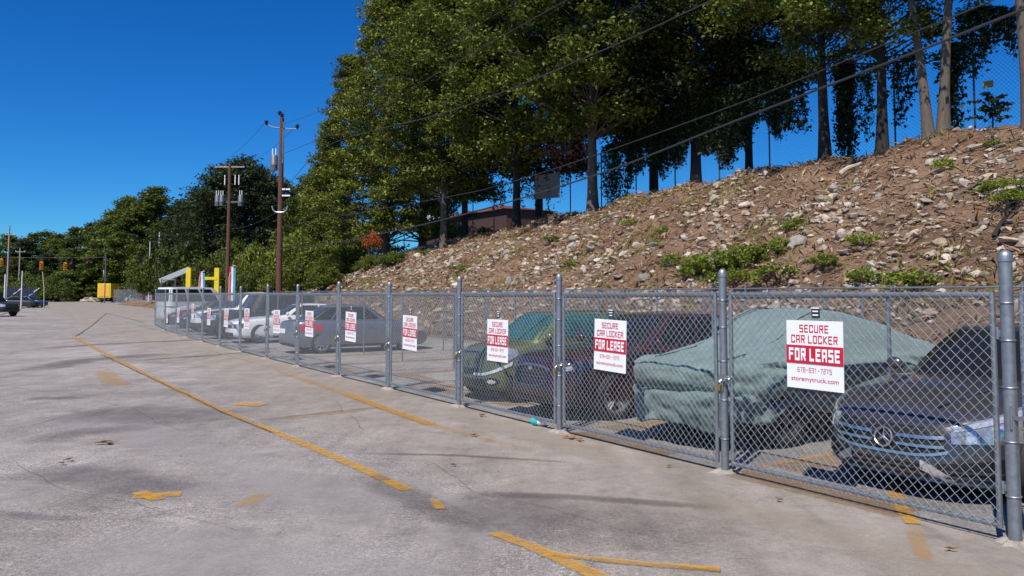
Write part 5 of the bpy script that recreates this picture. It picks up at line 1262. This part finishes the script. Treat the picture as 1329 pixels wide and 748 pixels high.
# ------------------------------------------------------------------ woods and shrubs beyond the lockers
rw = random.Random(3)
WG2 = 'trees of the woods beyond the road'
def wood(kind, px, depth, pytop, native_h, label, lm=None, wide=1.0, group=WG2, z0=0.0):
    b = at_depth(px, HORIZON, depth); top = at_depth(px, pytop, depth)[2]; s = (top-z0)/native_h
    o = plant_tree(kind, (b[0], b[1], z0-0.1), label, group, s=s*wide, sz=s, leafm=lm); return o
wood(K_ROUND, 308, 105, 205, 16.5, 'big dark rounded tree behind the two brown utility poles', None, 1.05)
wood(K_ROUND, 350, 112, 228, 16.5, 'dark rounded tree right of the big dark one', None, 1.0)
wood(K_ROUND, 270, 118, 244, 16.5, 'dark rounded tree left of the big dark one', None, 0.9)
wood(K_WOOD, 200, 182, 246, 15.5, 'tallest light green tree in the woods left of the brown poles', None, 1.25)
wood(K_WOOD, 165, 192, 258, 15.5, 'bushy tree left of the tallest light green one', None, 1.2)
wood(K_WOOD, 235, 140, 262, 15.5, 'bushy tree right of the tallest light green one', leaf_dark, 1.1)
wood(K_WOOD, 398, 84, 232, 15.5, 'green tree between the tall brown pole and the crest trees', None, 0.9)
wood(K_WOOD, 422, 92, 215, 15.5, 'green tree behind the left edge of the crest trees', leaf_oak, 0.9)
wide_l = ['low tree at the left end of the woods', 'tree above the traffic signals', 'rounded tree above the yellow truck', 'tree behind the thin white pole', 'tree over the distant parked cars']
pxs = [(-30, 240, 312), (8, 250, 306), (30, 235, 312), (52, 245, 303), (75, 230, 306), (98, 225, 297), (120, 210, 291), (142, 200, 278), (178, 185, 270), (215, 170, 290), (60, 200, 330), (95, 195, 325), (130, 190, 318), (20, 205, 335), (-15, 210, 335), (160, 205, 312), (195, 172, 315), (-70, 245, 300), (-110, 240, 305)]
for i, (px, dp, py) in enumerate(pxs):
    wood([K_WIDE, K_WOOD, K_WOOD][i % 3], px, dp, py, 15.5 if i % 3 else 14.2, 'green tree in the distant woods at the end of the driveway', [None, leaf_mid, leaf_dark, leaf_mid][i % 4], rw.uniform(1.1, 1.5))
# lower growth in front
SG = 'shrubs behind the far lockers'
for i, (px, dp, py, wd, lm, lab) in enumerate([
    (208, 120, 330, 3.4, leaf_mid, 'dark green shrub right of the yellow truck'), (215, 110, 312, 5.2, leaf_oak, 'brownish green shrub under the short white poles'), (245, 100, 305, 5.0, leaf_mid, 'green shrub above the yellow car lift'),
    (275, 92, 318, 4.6, leaf_mid, 'green shrub left of the pole with three transformers'), (315, 88, 300, 4.6, leaf_mid, 'green shrub between the two brown poles'), (340, 80, 305, 4.2, leaf_light, 'light green shrub just left of the tall brown pole'),
    (375, 76, 290, 4.6, leaf_light, 'tall light green shrub right of the tall brown pole'), (405, 72, 300, 4.2, leaf_light, 'light green shrub in the middle of the bank'), (435, 70, 305, 3.8, leaf_light, 'yellow green shrub under the left crest trees'),
    (455, 66, 318, 3.0, leaf_light, 'yellow green shrub left of the orange bush'), (474, 60, 325, 1.5, leaf_light, 'low yellowish bush under the orange red one'), (360, 68, 335, 3.2, leaf_light, 'low light green bush at the foot of the tall brown pole'),
    (395, 64, 332, 3.0, leaf_light, 'low pale bush on the bank'), (425, 60, 338, 2.8, leaf_light, 'low yellowish bush left of the slope'), (330, 72, 338, 3.2, leaf_mid, 'low green bush behind the silver sedan'), (295, 80, 340, 3.6, leaf_mid, 'low green bush behind the yellow car lift'),
    (505, 58, 322, 2.2, leaf_mid, 'green bush at the foot of the huge feathery tree'), (172, 188, 350, 5, leaf_mid, 'low shrub behind the distant fence'), (98, 190, 352, 5, leaf_mid, 'low shrub left of the yellow truck'), (75, 178, 355, 7, leaf_mid, 'low shrub at the end of the driveway'), (30, 182, 350, 8, leaf_mid, 'low shrub behind the grey screen')]):
    b = at_depth(px, HORIZON, dp); top = at_depth(px, py, dp)[2]; t, p = to_tp(b[0], b[1]); z0 = hill_z(t, p, False) if p > SLOPE0 else 0.0
    hh = max(1.2, top-z0)
    shrub(S4, (b[0], b[1], z0-0.1), wd*0.95, hh*1.15, lab, lm, SG)
q = at_depth(483, 326, 60); shrub(S2, tuple(q), 1.0, 2.1, 'orange red bush at the left end of the slope', leaf_rust, SG)
# extra leafage so the far bank closes
fo = []
for k in range(34):
    px = rw.uniform(215, 500); dp = rw.uniform(95, 135); b = at_depth(px, HORIZON, dp); t, p = to_tp(b[0], b[1]); fo.append((b[0], b[1], (hill_z(t, p, False) if p > SLOPE0 else 0)+rw.uniform(0.5, 4.5), rw.uniform(2.0, 3.6)))
cm = crown_mesh('undergrowth', fo, 420, 0.40, 0.7, 0.4, 0.5, 77)
tag(link('undergrowth', cm, leaf_mid), 'mixed green undergrowth at the edge of the woods', 'undergrowth', kind='stuff')
# reddish sprig hanging by the thickest trunk
pt = at_p(738, 195, 20.8); rs = np.random.default_rng(4); C = np.array(pt)+rs.normal(0, 1, (420, 3))*np.array([0.75, 0.4, 0.6]); V, Q = leaves(C, np.full(420, 0.22), 0.4, 0.6)
rb = thing('branch_spray', 'reddish leafy branch hanging left of the thickest trunk', 'branch', tuple(pt)); lo = link('leaves', np_mesh('leaves', V-np.array(pt), Q), leaf_pink, rb)
MB().tube([(1.2, 0.6, 1.4), (0.4, 0.2, 0.6), (-0.4, 0, -0.1)], [0.03, 0.02, 0.008], 5).build('stick', bark_dark, rb)
# ------------------------------------------------------------------ building behind the crest
a = at_p(548, 290, 55); b = at_p(655, 290, 55); A = Vector((a[0], a[1], 0)); Bv = Vector((b[0], b[1], 0))
d = Bv-A; Lb = d.length; bl = thing('brick_building', 'low building with a rusty brown roof seen between trunks at the left crest', 'building', A, math.atan2(d.y, d.x))
zr = float(at_p(560, 276, 55)[2]); ze = float(at_p(560, 287, 55)[2])
MB().box((Lb/2, 4.5, ze/2), (Lb, 8.4, ze)).build('wall', simple('brown block wall', (0.06, 0.032, 0.026), 0.9, 0, 0.2, 2), bl)
r_b = MB(); hb_ = zr-ze; r_b.add([(-0.5, -0.3, ze), (Lb+0.5, -0.3, ze), (Lb+0.5, 9.3, ze), (-0.5, 9.3, ze), (-0.5, 4.5, zr), (Lb*0.72, 4.5, zr)], [(0, 1, 5, 4), (2, 3, 4, 5), (0, 4, 3), (1, 2, 5), (3, 2, 1, 0)]); r_b.build('roof', simple('rusty roofing', (0.11, 0.042, 0.03), 0.8, 0, 0.25, 3), bl)
wd_ = float(np.linalg.norm((at_p(569, 285, 55)-at_p(544, 285, 55))[:2])); zz = float(at_p(556, 283, 55)[2])
MB().box((wd_*0.45, 0.15, zz), (wd_, 0.2, 1.5)).build('white_panel', white_m, bl)
MB().box((wd_*0.5, 0.03, zz-0.75), (wd_*0.6, 0.06, 0.55)).build('window', glass_m, bl)
# ------------------------------------------------------------------ far left: street end, signals, truck
def thin_pole(px, dp, pyt, r, label, m=greywood, pyb=None, arms=()):
    b = at_depth(px, HORIZON, dp); top = float(at_depth(px, pyt, dp)[2]); o = thing('street_pole', label, 'pole', (b[0], b[1], 0), 0, 'poles at the end of the driveway')
    MB().tube([(0, 0, -0.3), (0, 0, top)], [r, r*0.7], 10).build('pole', m, o, True)
    for (x0, x1, pz) in arms:
        z = float(at_depth(px, pz, dp)[2]); MB().bar((x0, 0, z), (x1, 0, z), 0.09, 6).build('crossarm', m, o)
        for x in (x0, x1): MB().bar((x, 0, z), (x, 0, z+0.3), 0.06, 6).build('insulator', white_m, o)
    return o, b, top
pA, bA, tA = thin_pole(9, 175, 293, 0.22, 'tallest grey utility pole near the left edge', arms=((-0.8, 1.2, 305),))
thin_pole(24, 190, 322, 0.20, 'grey pole with a white crossarm behind the signals', arms=((-1.0, 1.2, 327),))
thin_pole(6, 90, 356, 0.09, 'short white lamp post at the left edge', simple('white post', (0.7, 0.7, 0.7), 0.5), arms=())
thin_pole(28, 100, 352, 0.08, 'short white post behind the grey screen', simple('white post', (0.7, 0.7, 0.7), 0.5))
pB, bB, tB = thin_pole(134, 186, 320, 0.16, 'thin pale pole rising above the yellow truck', simple('white post', (0.7, 0.7, 0.7), 0.5))
thin_pole(205, 120, 302, 0.11, 'short pale pole top above the shrubs', simple('white post', (0.7, 0.7, 0.7), 0.5))
thin_pole(193, 125, 313, 0.09, 'thinner pale pole left of the short pale one', simple('white post', (0.7, 0.7, 0.7), 0.5))
sA = at_depth(-25, 333, 150); sB = at_depth(136, 334, 150)
def sw(u): q = Vector(sA).lerp(Vector(sB), u); return q-Vector((0, 0, 2.2*u*(1-u)*0.35))
for px_, lab in ((-25, 'pole holding the span wire beyond the left edge'),):
    b = at_depth(px_, HORIZON, 150); o = thing('signal_pole', lab, 'pole', (b[0], b[1], 0)); MB().bar((0, 0, -0.3), (0, 0, float(sA[2])+0.4), 0.14, 10).build('pole', greysteel, o, True); MB().bar((0, 0, float(sA[2])+0.4), (0, 0, float(sA[2])+0.6), 0.17, 10).build('cap', greysteel, o, True)
b = at_depth(136, HORIZON, 150); o = thing('signal_pole', 'pole holding the right end of the span wire', 'pole', (b[0], b[1], 0)); MB().bar((0, 0, -0.3), (0, 0, float(sB[2])+0.3), 0.09, 10).build('pole', greysteel, o, True); MB().bar((0, 0, float(sB[2])+0.3), (0, 0, float(sB[2])+0.45), 0.12, 10).build('cap', greysteel, o, True)
tag(MB().tube([sw(u) for u in np.linspace(0, 1, 16)], 0.03, 5).build('span_wire', cable_m, None, True), 'span wire carrying the traffic signals across the road', 'wire')
redl = NT('lit red signal'); redl.set(Emission_Strength=1.2); redl.b.inputs['Emission Color'].default_value = (0.8, 0.02, 0.01, 1); redl.col((0.3, 0.01, 0.01))
for px, py, lit, lab in ((2, 341, 0, 'yellow traffic signal at the very left edge'), (54, 345, 0, 'yellow traffic signal seen from behind, middle of the span wire'), (85, 346, 0, 'yellow traffic signal with red lights next to it'), (93, 345, 1, 'dark signal with a lit red lamp beside the yellow one'), (114, 344, 1, 'dark signal with a lit red lamp, last to the right')):
    c = at_depth(px, py, 150); o = thing('traffic_signal', lab, 'traffic signal', tuple(c), 0, 'traffic signals on the span wire'); w1 = 0.5
    MB().box((0, 0, 0), (w1, 0.35, 1.45)).build('housing', orange_p if not lit else blackpl, o)
    v = MB()
    for z in (0.45, 0, -0.45): v.lathe([(0.19, 0), (0.19, 0.28), (0.17, 0.28), (0.17, 0.0)], 12, Matrix.Rotation(PI/2, 3, 'X'), close=True)
    for i_, z in enumerate((0.45, 0, -0.45)):
        vv = MB(); vv.lathe([(0.19, 0), (0.19, 0.28), (0.165, 0.28), (0.165, 0.0)], 12, Matrix.Rotation(PI/2, 3, 'X'), close=True); q = vv.build('visor', blackpl if lit else orange_p, o, True); q.location = (0, -0.17, z)
        l_ = MB(); l_.lathe([(0.001, 0), (0.16, 0), (0.12, 0.04), (0.001, 0.05)], 12, Matrix.Rotation(PI/2, 3, 'X')); q = l_.build('lens', redl.m if (lit and i_ == 0) else blackpl, o, True); q.location = (0, -0.18, z)
    MB().bar((0, 0, 0.7), (0, 0, 1.25), 0.03, 6).build('hanger', greysteel, o)
# yellow box truck seen from behind
def box_truck(px, pyb, pyt, wpx, dp, label, m):
    b = at_depth(px, HORIZON, dp); k = dp/F; w_ = wpx*k; top = float(at_depth(px, pyt, dp)[2]); o = thing('box_truck', label, 'truck', (b[0], b[1], 0)); zb = 1.0
    MB().box((0, 3.0, (zb+top)/2), (w_, 6.0, top-zb)).build('cargo_box', m, o)
    MB().box((0, -0.03, (zb+top)/2), (w_*0.82, 0.06, (top-zb)*0.82)).build('rear_door', simple('orange door', (0.75, 0.38, 0.03), 0.5, 0, 0.1, 2), o)
    MB().box((0, 7.0, 1.4), (w_*0.88, 1.9, 1.8)).build('cab', m, o); MB().box((0, 3.4, 0.75), (w_*0.5, 8, 0.3)).build('chassis', blackpl, o); MB().box((0, -0.1, 0.6), (w_*0.9, 0.12, 0.15)).build('bumper', greysteel, o)
    for sx in (-1, 1):
        for y in (1.4, 6.6):
            wq = MB(); wq.lathe([(0.2, -0.16), (0.45, -0.16), (0.5, -0.1), (0.5, 0.1), (0.45, 0.16), (0.2, 0.16)], 20, Matrix.Rotation(PI/2, 3, 'Y')); q = wq.build('wheel', rubber, o, True); q.location = (sx*(w_/2-0.2), y, 0.5)
        MB().box((sx*w_*0.42, -0.08, 0.95), (0.2, 0.06, 0.14)).build('tail_light', red_lens, o)
box_truck(135, 389, 368, 17, 164, 'yellow box truck seen from behind at the end of the driveway', yellow_p)
# pile of rubble by the truck: countable pale lumps
for k in range(9):
    b = at_depth(108+k*2.2, HORIZON, 176+k % 3); o = bpy.data.objects.new('rock', ROCKS[k % 15]); COL.objects.link(o); o.location = (b[0], b[1], 0.25); s = 2.2+0.5*(k % 3); o.scale = (s, s, s*0.7); o.rotation_euler = (0, 0, k)
    tag(o, 'pale boulder in the pile left of the yellow truck', 'rock', 'boulders beside the yellow truck')
# distant fence with parked cars behind
a = at_depth(146, HORIZON, 165); b = at_depth(194, HORIZON, 150)
mesh_fence('yard_fence', 'distant grey chain-link fence right of the yellow truck', 'fence', (a[0], a[1], 0), (b[0], b[1], 0), 2.6, None, [k/6 for k in range(7)], cell=0.22, r=0.012, ph=3.2, post_r=0.06)
def far_car(px, dp, c, label, rz=0.0, group='distant parked cars'):
    b = at_depth(px, HORIZON, dp); o = thing('parked_car', label, 'car', (b[0], b[1], 0), rz, group); L, W = 4.6, 1.8
    S = Shell(L, W, PR_SED(L), zb=0.2); S.body(56).build('body', c, o, True)
    C_ = Cabin(-1.85, 1.0, 0.78, 0.92, -1.0, 0.2, 0.6, 1.45); C_.shell(48).build('roof', c, o, True)
    for f_ in ('front', 'rear', 'left', 'right'): C_.glass(f_, -0.85, 0.85 if f_ in ('front', 'rear') else 0.7, 0.12, 0.88, n=8, m=4).build('window', glass_m, o, True)
    for x in (1.4, -1.4):
        for sd in (-1, 1):
            wq = MB(); wq.lathe([(0.1, -0.12), (0.3, -0.13), (0.34, -0.08), (0.34, 0.08), (0.3, 0.13), (0.1, 0.12)], 18, Matrix.Rotation(PI/2, 3, 'X')); q = wq.build('wheel', rubber, o, True); q.location = (x, sd*0.82, 0.34)
far_car(165, 172, white_p, 'white car behind the distant fence, left one', 0.3); far_car(178, 168, silver_p, 'silver car behind the distant fence', 0.2); far_car(188, 172, white_p, 'white car behind the distant fence, right one', -0.2)
far_car(26, 104, black_p, 'black car in front of the grey screen', 0.2); far_car(38, 108, navy_p, 'dark car at the right end of the grey screen', 0.1)
# red tractor unit, steel stair, white van, lift and flags behind the far lockers
def red_truck(px, dp):
    b = at_depth(px, HORIZON, dp); o = thing('tractor_unit', 'dark red truck cab at the far end of the lockers', 'truck', (b[0], b[1], 0), 0.2)
    c = MB(); c.box((0, 0, 1.95), (2.3, 2.2, 2.3)); c.build('cab', paint('dark red paint', (0.16, 0.015, 0.018)), o); MB().box((0, -1.12, 2.45), (1.9, 0.05, 0.8)).build('windshield', glass_m, o)
    MB().box((0, -1.5, 1.2), (1.5, 0.8, 1.1)).build('hood', MATS.get('x') or paint('dark red hood paint', (0.16, 0.015, 0.018)), o); MB().box((0, -1.93, 1.2), (0.9, 0.05, 0.8)).build('grille', chrome, o); MB().box((0, 2.2, 0.9), (1.0, 5.0, 0.3)).build('chassis', blackpl, o); MB().box((0, -1.95, 0.6), (2.3, 0.15, 0.3)).build('bumper', chrome, o)
    for sx in (-1, 1):
        for y in (-1.0, 3.0, 4.1):
            wq = MB(); wq.lathe([(0.2, -0.15), (0.45, -0.16), (0.5, -0.1), (0.5, 0.1), (0.45, 0.16), (0.2, 0.15)], 18, Matrix.Rotation(PI/2, 3, 'Y')); q = wq.build('wheel', rubber, o, True); q.location = (sx*1.0, y, 0.5)
red_truck(197, 130)
b = at_depth(222, HORIZON, 82); st = thing('stair_tower', 'grey steel stair with a sloping canopy behind the far lockers', 'stair', (b[0], b[1], 0))
fr = MB()
for x in (-0.7, 0.7):
    for y in (-0.7, 0.7): fr.bar((x, y, 0), (x, y, 3.3), 0.06, 6)
for z in (1.1, 2.2, 3.2):
    for y in (-0.7, 0.7): fr.bar((-0.7, y, z), (0.7, y, z), 0.05, 6)
    for x in (-0.7, 0.7): fr.bar((x, -0.7, z), (x, 0.7, z), 0.05, 6)
fr.bar((-0.7, -0.7, 1.1), (0.7, -0.7, 2.2), 0.05, 6); fr.bar((0.7, -0.7, 0), (-0.7, -0.7, 1.1), 0.05, 6); fr.build('frame', greysteel, st)
tr_ = MB(); 
for k in range(12): tr_.box((-0.6+0.11*k, 0, 0.2+0.25*k), (0.25, 1.2, 0.04))
tr_.build('tread', greysteel, st)
cp = MB(); cp.tube([(-1.1, 0, 3.1), (1.9, 0, 4.35)], [0.35, 0.35], 4); cp.build('canopy', simple('galvanised sheet', (0.5, 0.52, 0.53), 0.4, 0.4), st)
b = at_depth(256, HORIZON, 50); vn = thing('van', 'white van behind the far lockers with only its roof and windows showing', 'van', (b[0], b[1], 0), 0.95)
S = Shell(4.9, 1.9, [(-2.45, 1.15), (1.2, 1.15), (1.9, 1.05), (2.45, 0.9)], zb=0.25, lean=0.1); bo = S.body().build('body', white_p, vn, True); cut_arches(bo, (1.55, -1.5), 0.95, 0.40)
C_ = Cabin(-2.42, 1.7, 0.88, 1.10, -2.3, 0.7, 0.78, 2.2); C_.shell().build('roof', white_p, vn, True); C_.glass('front', -0.9, 0.9, 0.1, 0.85).build('windshield', glass_m, vn, True)
for fc in ('left', 'right'):
    for a_, b_ in ((-0.9, -0.4), (-0.33, 0.15), (0.22, 0.72)): C_.glass(fc, a_, b_, 0.2, 0.85).build('side_window', glass_m, vn, True)
C_.glass('rear', -0.85, 0.85, 0.2, 0.85).build('rear_window', glass_m, vn, True); add_wheels(vn, (1.55, -1.5), 0.93, 0.34, 0.2, 5, alloy)
b = at_depth(263, HORIZON, 62); lf = thing('car_lift', 'yellow two-post car lift standing behind the far lockers', 'car lift', (b[0], b[1], 0), 0.1)
for x in (-1.05, 1.05): MB().box((x, 0, 1.9), (0.34, 0.36, 3.8)).build('column', yellow_p, lf); MB().box((x, 0, 0.03), (0.6, 0.6, 0.06)).build('base_plate', yellow_p, lf)
MB().box((0.62, -0.05, 3.0), (0.9, 0.3, 0.22)).build('crossbeam', yellow_p, lf)
for x, rz_ in ((-0.85, 0.5), (0.85, 2.6)): MB().box((x, -0.4, 0.9), (0.9, 0.14, 0.14), rz_).build('lift_arm', yellow_p, lf)
fcol = [simple('flag red', (0.55, 0.03, 0.05), 0.7), simple('flag white', (0.75, 0.75, 0.78), 0.7), simple('flag blue', (0.05, 0.30, 0.45), 0.7)]
for px, dp, pyt, pyb, lab in ((258, 56, 352, 385, 'red and blue feather flag beside the white van'), (297, 50, 345, 398, 'tall red, white and blue feather flag right of the yellow lift')):
    b = at_depth(px, HORIZON, dp); zt_ = float(at_depth(px, pyt, dp)[2]); o = thing('feather_flag', lab, 'flag', (b[0], b[1], 0), 0.1, 'feather flags behind the lockers')
    MB().tube([(0, 0, 0), (0, 0, zt_*0.8), (0.12, 0, zt_-0.05), (0.35, 0, zt_)], 0.02, 6).build('pole', white_m, o, True); MB().box((0, 0, 0.04), (0.6, 0.6, 0.06)).build('base', blackpl, o)
    for k, (x0, x1) in enumerate(((0.02, 0.13), (0.13, 0.24), (0.24, 0.38))):
        f_ = MB(); Pg = [[Vector((x, 0.03*math.sin(z*5+x*4), z if z < zt_-0.3 else min(z, zt_-0.02*k))) for x in (x0, (x0+x1)/2, x1)] for z in np.linspace(0.55+0.1*k, zt_-0.04-0.05*k, 12)]
        f_.grid(Pg, 0.008, [[Vector((0, 1, 0))]*3]*12); f_.build('flag_strip', fcol[k], o, True)
# grey screen fence, leaning post and black pickup at the left edge
a = at_depth(9, HORIZON, 112); b = at_depth(47, HORIZON, 116); A = Vector((a[0], a[1], 0)); B_ = Vector((b[0], b[1], 0)); rz, Ls = panel_frame(A.copy(), B_.copy()); o = thing('screen_fence', 'grey screened fence with white diagonal braces at the left', 'fence', A, rz)
zt_ = float(at_depth(25, 373, 112)[2]); zb_ = float(at_depth(25, 396, 112)[2])
MB().box((Ls/2, 0.05, (zt_+0.25)/2), (Ls, 0.05, zt_-0.25)).build('screen', simple('grey screen cloth', (0.20, 0.215, 0.24), 0.8, 0, 0.2, 0.8), o)
for k in range(5): MB().bar((Ls*k/4, 0, -0.1), (Ls*k/4, 0, zt_+0.15), 0.06, 8).build('post', greysteel, o, True)
for x in (0.22, 0.82): MB().bar((Ls*x-1.2, -0.05, 0.9), (Ls*x+1.2, -0.05, zt_-0.1), 0.06, 8).build('brace', simple('white post', (0.7, 0.7, 0.7), 0.5), o, True)
b = at_depth(57.5, HORIZON, 105); o = thing('leaning_post', 'thin leaning yellowish post with a foot rail right of the grey screen', 'post', (b[0], b[1], 0))
zt_ = float(at_depth(55, 353, 105)[2]); MB().tube([(0, 0, 0), (-0.05, 0, zt_*0.55), (-0.32, 0, zt_)], 0.05, 8).build('pole', simple('yellowish post', (0.5, 0.45, 0.3), 0.6), o, True); MB().bar((-0.9, 0, 0.06), (0.05, 0, 0.06), 0.04, 6).build('foot_rail', greysteel, o)
L = 5.3; v = at_depth(-14, HORIZON, 66); tq, pq = to_tp(v[0], v[1]); o = thing('pickup_truck', 'black pickup cut off by the left edge of the photo', 'pickup', (v[0], v[1], 0), -0.35)
S = Shell(L, 1.95, PR_P, zb=0.35, lean=0.04, my=5, tuck=0.04); bo = S.body().build('body', black_p, o, True); cut_arches(bo, (1.7, -1.6), 0.975, 0.46)
C_ = Cabin(-0.9, 1.15, 0.86, 1.10, -0.6, 0.5, 0.72, 1.86); C_.shell().build('roof', black_p, o, True); C_.glass('front', -0.9, 0.9, 0.1, 0.9).build('windshield', glass_m, o, True)
for fc in ('left', 'right'): C_.glass(fc, -0.85, 0.7, 0.15, 0.88).build('side_window', glass_m, o, True)
add_wheels(o, (1.7, -1.6), 0.96, 0.40, 0.26, 5, darkalloy); deco_boxy(o, S, C_, black_p)
# ------------------------------------------------------------------ small litter
v = on_ground(700, 553); o = thing('paper_cup', 'turquoise and white cup lying on the paving before the third gate', 'cup', (v[0], v[1], 0.062), 0.0); o.rotation_euler = (PI/2, 0, 0.9)
M = Matrix.Identity(3); q = MB(); q.lathe([(0.001, -0.105), (0.058, -0.105), (0.063, -0.095), (0.060, 0.0), (0.001, 0.0)], 20, M); q.build('sleeve', simple('turquoise', (0.02, 0.42, 0.40), 0.5), o, True); q = MB(); q.lathe([(0.001, 0.0), (0.057, 0.0), (0.045, 0.10), (0.047, 0.112), (0.040, 0.122), (0.001, 0.122)], 20, M); q.build('cup_body', white_m, o, True)
def leaf_litter(px, py, s, label, m):
    v = on_ground(px, py); o = thing('fallen_leaf', label, 'leaf', (v[0], v[1], 0.016), random.uniform(0, 6), 'fallen leaves on the driveway'); b = MB(); n = 11; P_ = []
    outl = [(s*(0.5+0.28*math.cos(3*a)+0.1*math.cos(7*a))*math.cos(a), s*0.8*(0.5+0.28*math.cos(3*a))*math.sin(a), 0.012+s*0.12*abs(math.sin(a*1.5))) for a in [2*PI*k/22 for k in range(22)]]
    b.add(outl+[(0, 0, 0.006)], [(k, (k+1) % 22, 22) for k in range(22)]); b.build('blade', m, o); MB().tube([(0, 0, 0.008), (-s*0.5, 0.02, 0.01), (-s*0.9, 0.03, 0.02)], 0.004, 4).build('stalk', m, o)
lf_b = simple('curled brown leaf', (0.20, 0.10, 0.04), 0.8, 0, 0.4, 20); lf_o = simple('orange leaf', (0.36, 0.17, 0.04), 0.8, 0, 0.4, 20)
for px, py, s, lab, m in ((137, 577, 0.16, 'curled brown leaf on the left of the driveway', lf_b), (740, 570, 0.15, 'orange leaf cluster on the paving near the second post', lf_o), (752, 573, 0.10, 'small orange leaf right of the cluster', lf_o), (616, 567, 0.08, 'brown leaf on the faint yellow line', lf_b), (625, 541, 0.10, 'brown leaf before the fourth gate', lf_b), (1232, 716, 0.05, 'dark scrap on the paving near the right edge', lf_b), (868, 607, 0.05, 'tiny pale scrap on the paving', lf_o), (1012, 652, 0.05, 'tiny brown leaf before the nearest gate', lf_b), (588, 606, 0.05, 'tiny brown leaf in the middle of the driveway', lf_b), (90, 599, 0.07, 'small dark leaf at the left of the driveway', lf_b), (80, 604, 0.06, 'smaller dark leaf beside the small one', lf_b)):
    leaf_litter(px, py, s, lab, m)
